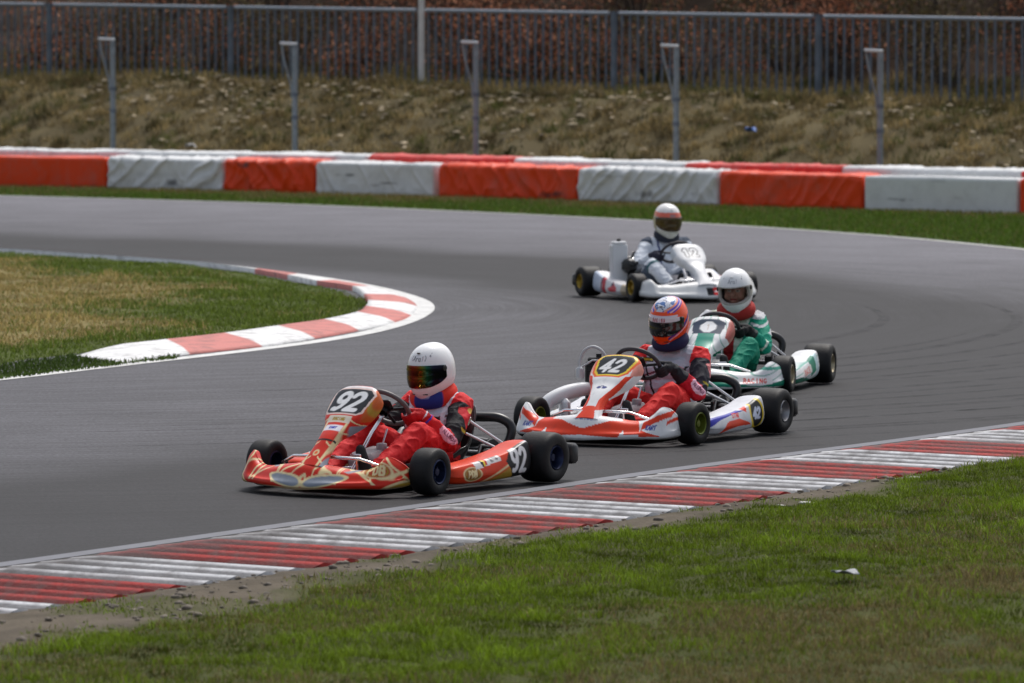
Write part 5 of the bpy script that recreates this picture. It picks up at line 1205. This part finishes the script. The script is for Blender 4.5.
specs[7] = specs[7][:5] + ('long smooth white barrier block marked by a few small scuffs',)
specs[8] = specs[8][:5] + ('orange barrier block next to the long smooth white one, at the end of the row',)
for i, (c, fo, an, stn, bu, lab) in enumerate(specs):
    barrier(D[2 * i], D[2 * i + 1], .485, .46, 0.0, c, 100 + 13 * i, lab, fold=fo, ang=an, stains=stn, bulge=bu)
rowx = [(-60, 219, WT, 'white block of the rear barrier row, above the flat orange block and stained white one'), (227, 340, WT, 'white block of the rear row, showing as a thin strip above the crossed orange block'), (342, 487, OG, 'red block of the rear row, behind the torn white block and the scuffed orange one'), (490, 674, WT, 'white block of the rear row, rising behind the right half of the scuffed orange block'), (676, 842, OG, 'red block of the rear row, showing above the bulging orange block'), (844, 1025, WT, 'white block of the rear row, above the long smooth white block'), (1027, 1200, OG, 'red block of the rear row, farthest along behind the last orange block')]
DC = cr(np.array([np.array(D[k]) for k in range(0, 18, 2)] + [np.array(D[17])]), 400); EC = (DC - BAR0) @ BE
def rowpt(e): return np.array((np.interp(e, EC, DC[:, 0]), np.interp(e, EC, DC[:, 1])))
def e_px(X, q=.8):
    a = (X - 512) / 5404.4; d = (q + .622 * -8.594 + .783 * 84.10) / (.783 + .622 * a); return float((np.array((a * d, d)) - BAR0) @ BE)
for i, (a, b_, c, lab) in enumerate(rowx):
    a, b_ = e_px(a), e_px(b_)
    barrier(rowpt(a), rowpt(b_), .572, .60, 0.0, c if c is WT else (.66, .045, .035), 300 + 17 * i, lab, q0=.56, fold=.5, ang=.3)

# ------------------------------------------------------------------ posts with cranked arms between barriers and bank
def post_at(X, q): 
    a = (X - 512) / 5404.4; d = (q + (.622 * 8.594 * -1) + .783 * 84.10) / (.783 + .622 * a); return a * d, d
names = ['first', 'second', 'third', 'fourth', 'fifth']
for i, (px_, hgt) in enumerate(((-6.288, 2.30), (-3.326, 2.24), (-.537, 2.27), (2.377, 2.23), (5.18, 2.17))):
    y = 84.1 - (px_ + 8.594 - 2.3 / .622 * 0) * 0; y = (2.3 - .622 * (px_ + 8.594)) / .783 + 84.1
    t = empty('steel_post', (px_, y, 0), 0); tag(t, '%s from the left of the galvanised steel posts with a cranked arm, behind the barriers' % names[i], 'post', 'cranked posts behind the barriers')
    b = MB(); b.tube([(0, 0, -.1), (0, 0, hgt - .05)], .044, n=14); b.out('post', M['galv'], t)
    b = MB(); b.box((-.095, .0, hgt - .02), (.27, .08, .045), rot=Matrix.Rotation(R(3), 4, 'Y'), bev=.012); b.out('arm', M['galvlight'] if 'galvlight' in M else M['galv'], t)
    b = MB(); b.tube([(-.20, 0, hgt - .05), (-.17, 0, hgt - .25), (-.06, 0, hgt - .66), (-.045, 0, hgt - .85)], .015, n=8); b.out('brace', M['galv'], t)
    for zc in (hgt - .80, hgt - 1.15):
        b = MB(); b.lathe([(-.03, .045), (-.03, .053), (.03, .053), (.03, .045)], (0, 0, zc), (0, 0, 1), 14); b.out('clamp', M['fencemetal'], t)

# ------------------------------------------------------------------ steel railing on top of the bank
FB = BAR0 + BN * 7.8
def fpt(e): return FB + BE * e
def ftop(e): return 2.775 - .0128 * e
fr = empty('steel_railing', (*fpt(7), 1.5)); tag(fr, 'long steel railing of narrow upright bars along the top of the bank', 'fence'); bpy.context.view_layer.update()
inv = fr.matrix_world.inverted()
def child(o): o.parent = fr; o.matrix_parent_inverse = inv; return o
# post positions along the line, from where they stand in the picture
def e_of(X):
    a = (X - 512) / 5404.4; d = (7.8 + .622 * -8.594 + .783 * 84.10) / (.783 + .622 * a); return float((np.array((a * d, d)) - BAR0) @ BE)
E_ = [e_of(x) for x in (50, 231, 421, 614, 818)]; st_ = (E_[-1] - E_[0]) / 4; E_ = [E_[0] - st_] + E_ + [E_[-1] + st_, E_[-1] + 2 * st_]
ra = math.atan2(BE[1], BE[0]); RZ = Matrix.Rotation(ra, 4, 'Z')
for e in E_:
    p = fpt(e); b = MB(); b.box((p[0], p[1], (ftop(e) + 1.0) / 2), (.10, .07, ftop(e) + .03 - 1.0), rot=RZ, bev=.01); b.box((p[0], p[1], ftop(e) + .02), (.12, .09, .02), rot=RZ); child(b.out('post', M['fencemetal']))
for a, c in zip(E_[:-1], E_[1:]):
    b = MB(); n = 25
    for k in range(1, n):
        e = a + (c - a) * k / n; p = fpt(e); b.box((p[0], p[1], ftop(e) - .67), (.032, .022, 1.30), rot=RZ)
    child(b.out('railing_panel', M['fencemetal'], smooth=False))
    for dz, nm in ((0, 'top_rail'), (-1.42, 'bottom_rail')):
        b = MB(); p0, p1 = fpt(a + .10), fpt(c - .10); z0, z1 = ftop(a) + dz, ftop(c) + dz
        b.tube([(p0[0], p0[1], z0), (p1[0], p1[1], z1)], .030, n=8); child(b.out(nm, M['raillight'] if 'raillight' in M else M['fencemetal']))
# slim pale pole standing at the railing
p = fpt(e_of(425.5)) - BN * .10; t = MB(); t.tube([(p[0], p[1], 1.2), (p[0], p[1], 4.2)], [.052, .045], n=16); o = t.out('pole', M['polewhite']); tag(o, 'slim pale pole rising above the railing on the bank', 'pole')

# ------------------------------------------------------------------ wood behind the railing
def leaves(cen, rad, n, size, cols, flat=1.0):
    """quads spread through lumps"""
    k = RNG.integers(0, len(cen), n); v = RNG.normal(0, 1, (n, 3)); v /= np.linalg.norm(v, axis=1, keepdims=True); rr = RNG.uniform(.25, 1, n) ** .6
    P = cen[k] + v * (rad[k] * rr)[:, None] * np.array((1, 1, flat)); u = RNG.normal(0, 1, (n, 3)); u /= np.linalg.norm(u, axis=1, keepdims=True); w = np.cross(u, RNG.normal(0, 1, (n, 3))); w /= np.linalg.norm(w, axis=1, keepdims=True)
    s = size * RNG.uniform(.5, 1.4, n)[:, None]; V = np.stack([P - u * s, P + w * s * .5, P + u * s, P - w * s * .5], 1).reshape(-1, 3); F = np.arange(4 * n).reshape(-1, 4)
    c = cols[RNG.integers(0, len(cols), n)] * RNG.uniform(.55, 1.3, (n, 1)); return V, F, np.repeat(c, 4, 0)
def ordn(i): return ['first', 'second', 'third', 'fourth', 'fifth', 'sixth', 'seventh', 'eighth', 'ninth', 'tenth', 'eleventh', 'twelfth', 'thirteenth', 'fourteenth', 'fifteenth', 'sixteenth', 'seventeenth', 'eighteenth', 'nineteenth', 'twentieth', 'twenty-first', 'twenty-second', 'twenty-third', 'twenty-fourth', 'twenty-fifth', 'twenty-sixth', 'twenty-seventh', 'twenty-eighth', 'twenty-ninth', 'thirtieth'][i]
def bush(e, q, h, w, cols, n, size, name, label, cat, group, sticks=9):
    p = BAR0 + BE * e + BN * q; z0 = float(terr_z(p[None])[0]); t = empty(name, (p[0], p[1], z0)); tag(t, label, cat, group)
    m = 9; cen = np.c_[RNG.normal(0, w * .36, m), RNG.normal(0, w * .36, m), RNG.uniform(.15, .9, m) * h]; rad = RNG.uniform(.22, .42, m) * w
    V, F, C = leaves(cen, rad, n, size, cols); V[:, 2] = np.abs(V[:, 2]); build('foliage', V, F, M['leaf'], t, col=C, smooth=False)
    b = MB()
    for k in range(sticks):
        c = cen[k % m]; b.tube([(c[0] * .15, c[1] * .15, -.1), (c[0] * .5, c[1] * .5, h * .4), (c[0], c[1], c[2] + rad[k % m] * .8)], [.022, .015, .005], n=5)
    b.out('stem', M['bark'], t)
rust = np.array([(.40, .155, .085), (.26, .10, .06), (.54, .25, .14), (.07, .03, .02), (.05, .03, .02), (.20, .11, .06)]); olive = np.array([(.075, .070, .025), (.11, .09, .035), (.15, .11, .05)]); green = np.array([(.03, .06, .018), (.05, .08, .02)]); twig = np.array([(.12, .085, .05), (.17, .12, .07), (.09, .07, .045)])
B_ = []
for k in range(28): B_.append((-7.0 + k * 1.0 + random.uniform(-.3, .3), 9.4 + random.uniform(0, 1.6), random.uniform(1.0, 1.7), random.uniform(1.2, 1.8)))
for k, (e, q, h, w) in enumerate(B_):
    kind = 'r' if random.random() < .55 else 't'
    if k == 22: bush(e, q, .95, .9, green, 1500, .030, 'evergreen_bush', 'small dark green bush among the brown bushes behind the railing', 'bush', None); continue
    bush(e, q, h, w, rust if kind == 'r' else np.r_[twig, olive], 1700, .036, 'leafy_bush', 'brown-leaved bush in the front line behind the railing, %s from the left' % ordn(k), 'bush', 'brown bushes right behind the railing')
for k in range(22):
    bush(-8.5 + k * 1.45 + random.uniform(-.4, .4), 12.8 + random.uniform(0, 2.4), random.uniform(1.6, 2.7), random.uniform(1.6, 2.4), rust * random.uniform(.6, .95), 1900, .044, 'rusty_bush', 'taller rust-coloured bush in the second line behind the railing, %s from the left' % ordn(k), 'bush', 'taller rust-coloured bushes farther back')
def tree(e, q, h, r, label, k):
    p = BAR0 + BE * e + BN * q; z0 = float(terr_z(p[None])[0]); t = empty('woodland_tree', (p[0], p[1], z0)); tag(t, label, 'tree', 'dark trees of the wood')
    b = MB(); lx, ly = random.uniform(-.3, .3), random.uniform(-.3, .3); b.tube([(0, 0, -.2), (lx * .3, ly * .3, h * .35), (lx, ly, h * .75), (lx * 1.4, ly * 1.4, h)], [r * 1.25, r, r * .6, r * .2], n=10); cen = []
    for j in range(9):
        a = random.uniform(0, 6.28); z1 = h * random.uniform(.35, .9); l = (h - z1) * .5 + .5; c = (lx + math.cos(a) * l, ly + math.sin(a) * l, z1 + l * .7); cen.append(c)
        b.tube([(lx * z1 / h, ly * z1 / h, z1), (lx + math.cos(a) * l * .5, ly + math.sin(a) * l * .5, z1 + l * .25), c], [r * .45, r * .25, r * .08], n=6)
    b.out('trunk', M['bark'], t)
    V, F, C = leaves(np.array(cen), np.full(len(cen), h * .17), 1500, .075, (rust * .5) if k % 3 else (green * .7)); build('crown', V, F, M['leaf'], t, col=C, smooth=False)
es = sorted([(-7 + j * 2.0 + random.uniform(-.6, .6), random.uniform(16, 24)) for j in range(17)])
for k, (e, q) in enumerate(es): tree(e, q, random.uniform(6, 8.5), random.uniform(.10, .17), 'dark trunk rising behind the bushes, %s from the left in the wood' % ordn(k), k)
# the mass of the wood on the rise behind
n = 26; cen = []; 
for e in np.arange(-30, 45, 1.6):
    for q in (28, 34):
        p = BAR0 + BE * e + BN * (q + random.uniform(-2, 2)); cen.append((p[0], p[1], float(terr_z(p[None])[0]) + random.uniform(.8, 4.5)))
cen = np.array(cen); V, F, C = leaves(cen, np.full(len(cen), 2.3), 42000, .13, np.r_[rust * .18, green * .3, twig * .15]); tag(build('woods', V, F, M['leaf'], col=C, smooth=False), 'dark wood rising behind the bushes', kind='stuff')

# ------------------------------------------------------------------ litter
def scrap(name, x, y, z, d, col, label, cat, rz=0.0, curl=.01):
    A = np.array([[((i / 4 - .5) * d[0], (j / 3 - .5) * d[1], curl * math.sin(i * 1.3 + j) + abs(curl) + d[2]) for j in range(4)] for i in range(5)]); V = A.reshape(-1, 3)
    F = [(i * 4 + j, (i + 1) * 4 + j, (i + 1) * 4 + j + 1, i * 4 + j + 1) for i in range(4) for j in range(3)]
    o = build(name, V, F, mat(name + '_mat', col, .6)); md = o.modifiers.new('t', 'SOLIDIFY'); md.thickness = .003; o.location = (x, y, z); o.rotation_euler = (0, 0, rz); return tag(o, label, cat)
def nearz(x, y):
    P = np.array([(x, y)]); return float(near_z(P, side(P, GE), side(P, resample(NEAR, .5)))[0])
scrap('paper_scrap', 1.469, 23.72, nearz(1.469, 23.72) + .028, (.11, .07, 0), (.24, .25, .27), 'grey scrap of paper lying in the near grass', 'litter', .3)
p = BAR0 + BE * e_of(738) + BN * 4.9; scrap('plastic_scrap', 3.56, (4.9 - .622 * (3.56 + 8.594)) / .783 + 84.1, float(terr_z(np.array([(3.56, (4.9 - .622 * (3.56 + 8.594)) / .783 + 84.1)]))[0]) + .10, (.16, .12, .02), (.02, .10, .35), 'small blue plastic scrap caught on the bank', 'litter', .2, .04)
scrap('torn_wrapper', -5.12, (3.8 - .622 * (-5.12 + 8.594)) / .783 + 84.1, float(terr_z(np.array([(-5.12, (3.8 - .622 * (-5.12 + 8.594)) / .783 + 84.1)]))[0]) + .09, (.16, .12, .02), (.42, .42, .42), 'torn grey wrapper on the left part of the bank', 'litter', .8, .04)
for (x, y, s, lab) in ((1.548, 28.30, .030, 'white stone on the soil beside the kerb, the largest of the pale ones'), (2.23, 29.62, .042, 'flat pale stone at the grass edge right of the white stone'), (1.396, 27.98, .018, 'tiny pale stone left of the white stone on the soil')):
    o = build('pale_stone', *(lambda m: (np.concatenate(m.v), m.f))(MB().lathe([(-s * .35, .001), (-s * .3, s * .6), (0, s), (s * .25, s * .7), (s * .38, .001)], (0, 0, 0), (0.1, 0, 1), 10)), mat('pale_stone', (.62, .60, .55), .8, bump=.3)); o.location = (x, y, nearz(x, y) + s * .2 + .004); o.scale = (1.5, 1, .7); tag(o, lab, 'stone')

# ------------------------------------------------------------------ light, sky, camera
w = bpy.data.worlds.new('World'); scene.world = w; w.use_nodes = True; N = w.node_tree.nodes; L = w.node_tree.links
sky = N.new('ShaderNodeTexSky'); sky.sky_type = 'NISHITA'; sky.sun_disc = False; EL, AZ = R(58), R(20)
sky.sun_elevation = EL; sky.sun_rotation = AZ; sky.air_density = 1.0; sky.dust_density = 4.0; sky.ozone_density = 1.0
hs = N.new('ShaderNodeHueSaturation'); hs.inputs['Saturation'].default_value = .55; L.new(sky.outputs[0], hs.inputs['Color']); L.new(hs.outputs[0], N['Background'].inputs['Color']); N['Background'].inputs['Strength'].default_value = .112
sd = bpy.data.lights.new('Sun', 'SUN'); sd.energy = 1.5; sd.angle = R(16); sd.color = (1, .97, .93); so = bpy.data.objects.new('sun', sd); COL.objects.link(so)
# direction towards the sun: azimuth measured from +Y towards +X
sdir = Vector((math.sin(AZ) * math.cos(EL), math.cos(AZ) * math.cos(EL), math.sin(EL))); so.rotation_euler = sdir.to_track_quat('Z', 'Y').to_euler(); so.location = (0, 30, 20)
cam = bpy.data.cameras.new('camera'); co = bpy.data.objects.new('camera', cam); COL.objects.link(co); scene.camera = co
cam.lens = 190; cam.sensor_width = 36; cam.clip_end = 2000; cam.clip_start = .5; co.location = (0, 0, 2.58); co.rotation_euler = (math.pi / 2 - math.atan(321.5 / 5404.4), 0, 0)
cam.dof.use_dof = True; cam.dof.focus_distance = 31; cam.dof.aperture_fstop = 5.6
scene.view_settings.view_transform = 'Standard'; scene.view_settings.look = 'None'; scene.view_settings.exposure = 0.5; scene.view_settings.gamma = 1
scene.cycles.max_bounces = 6; scene.cycles.transparent_max_bounces = 6
scene.cycles.use_denoising = True
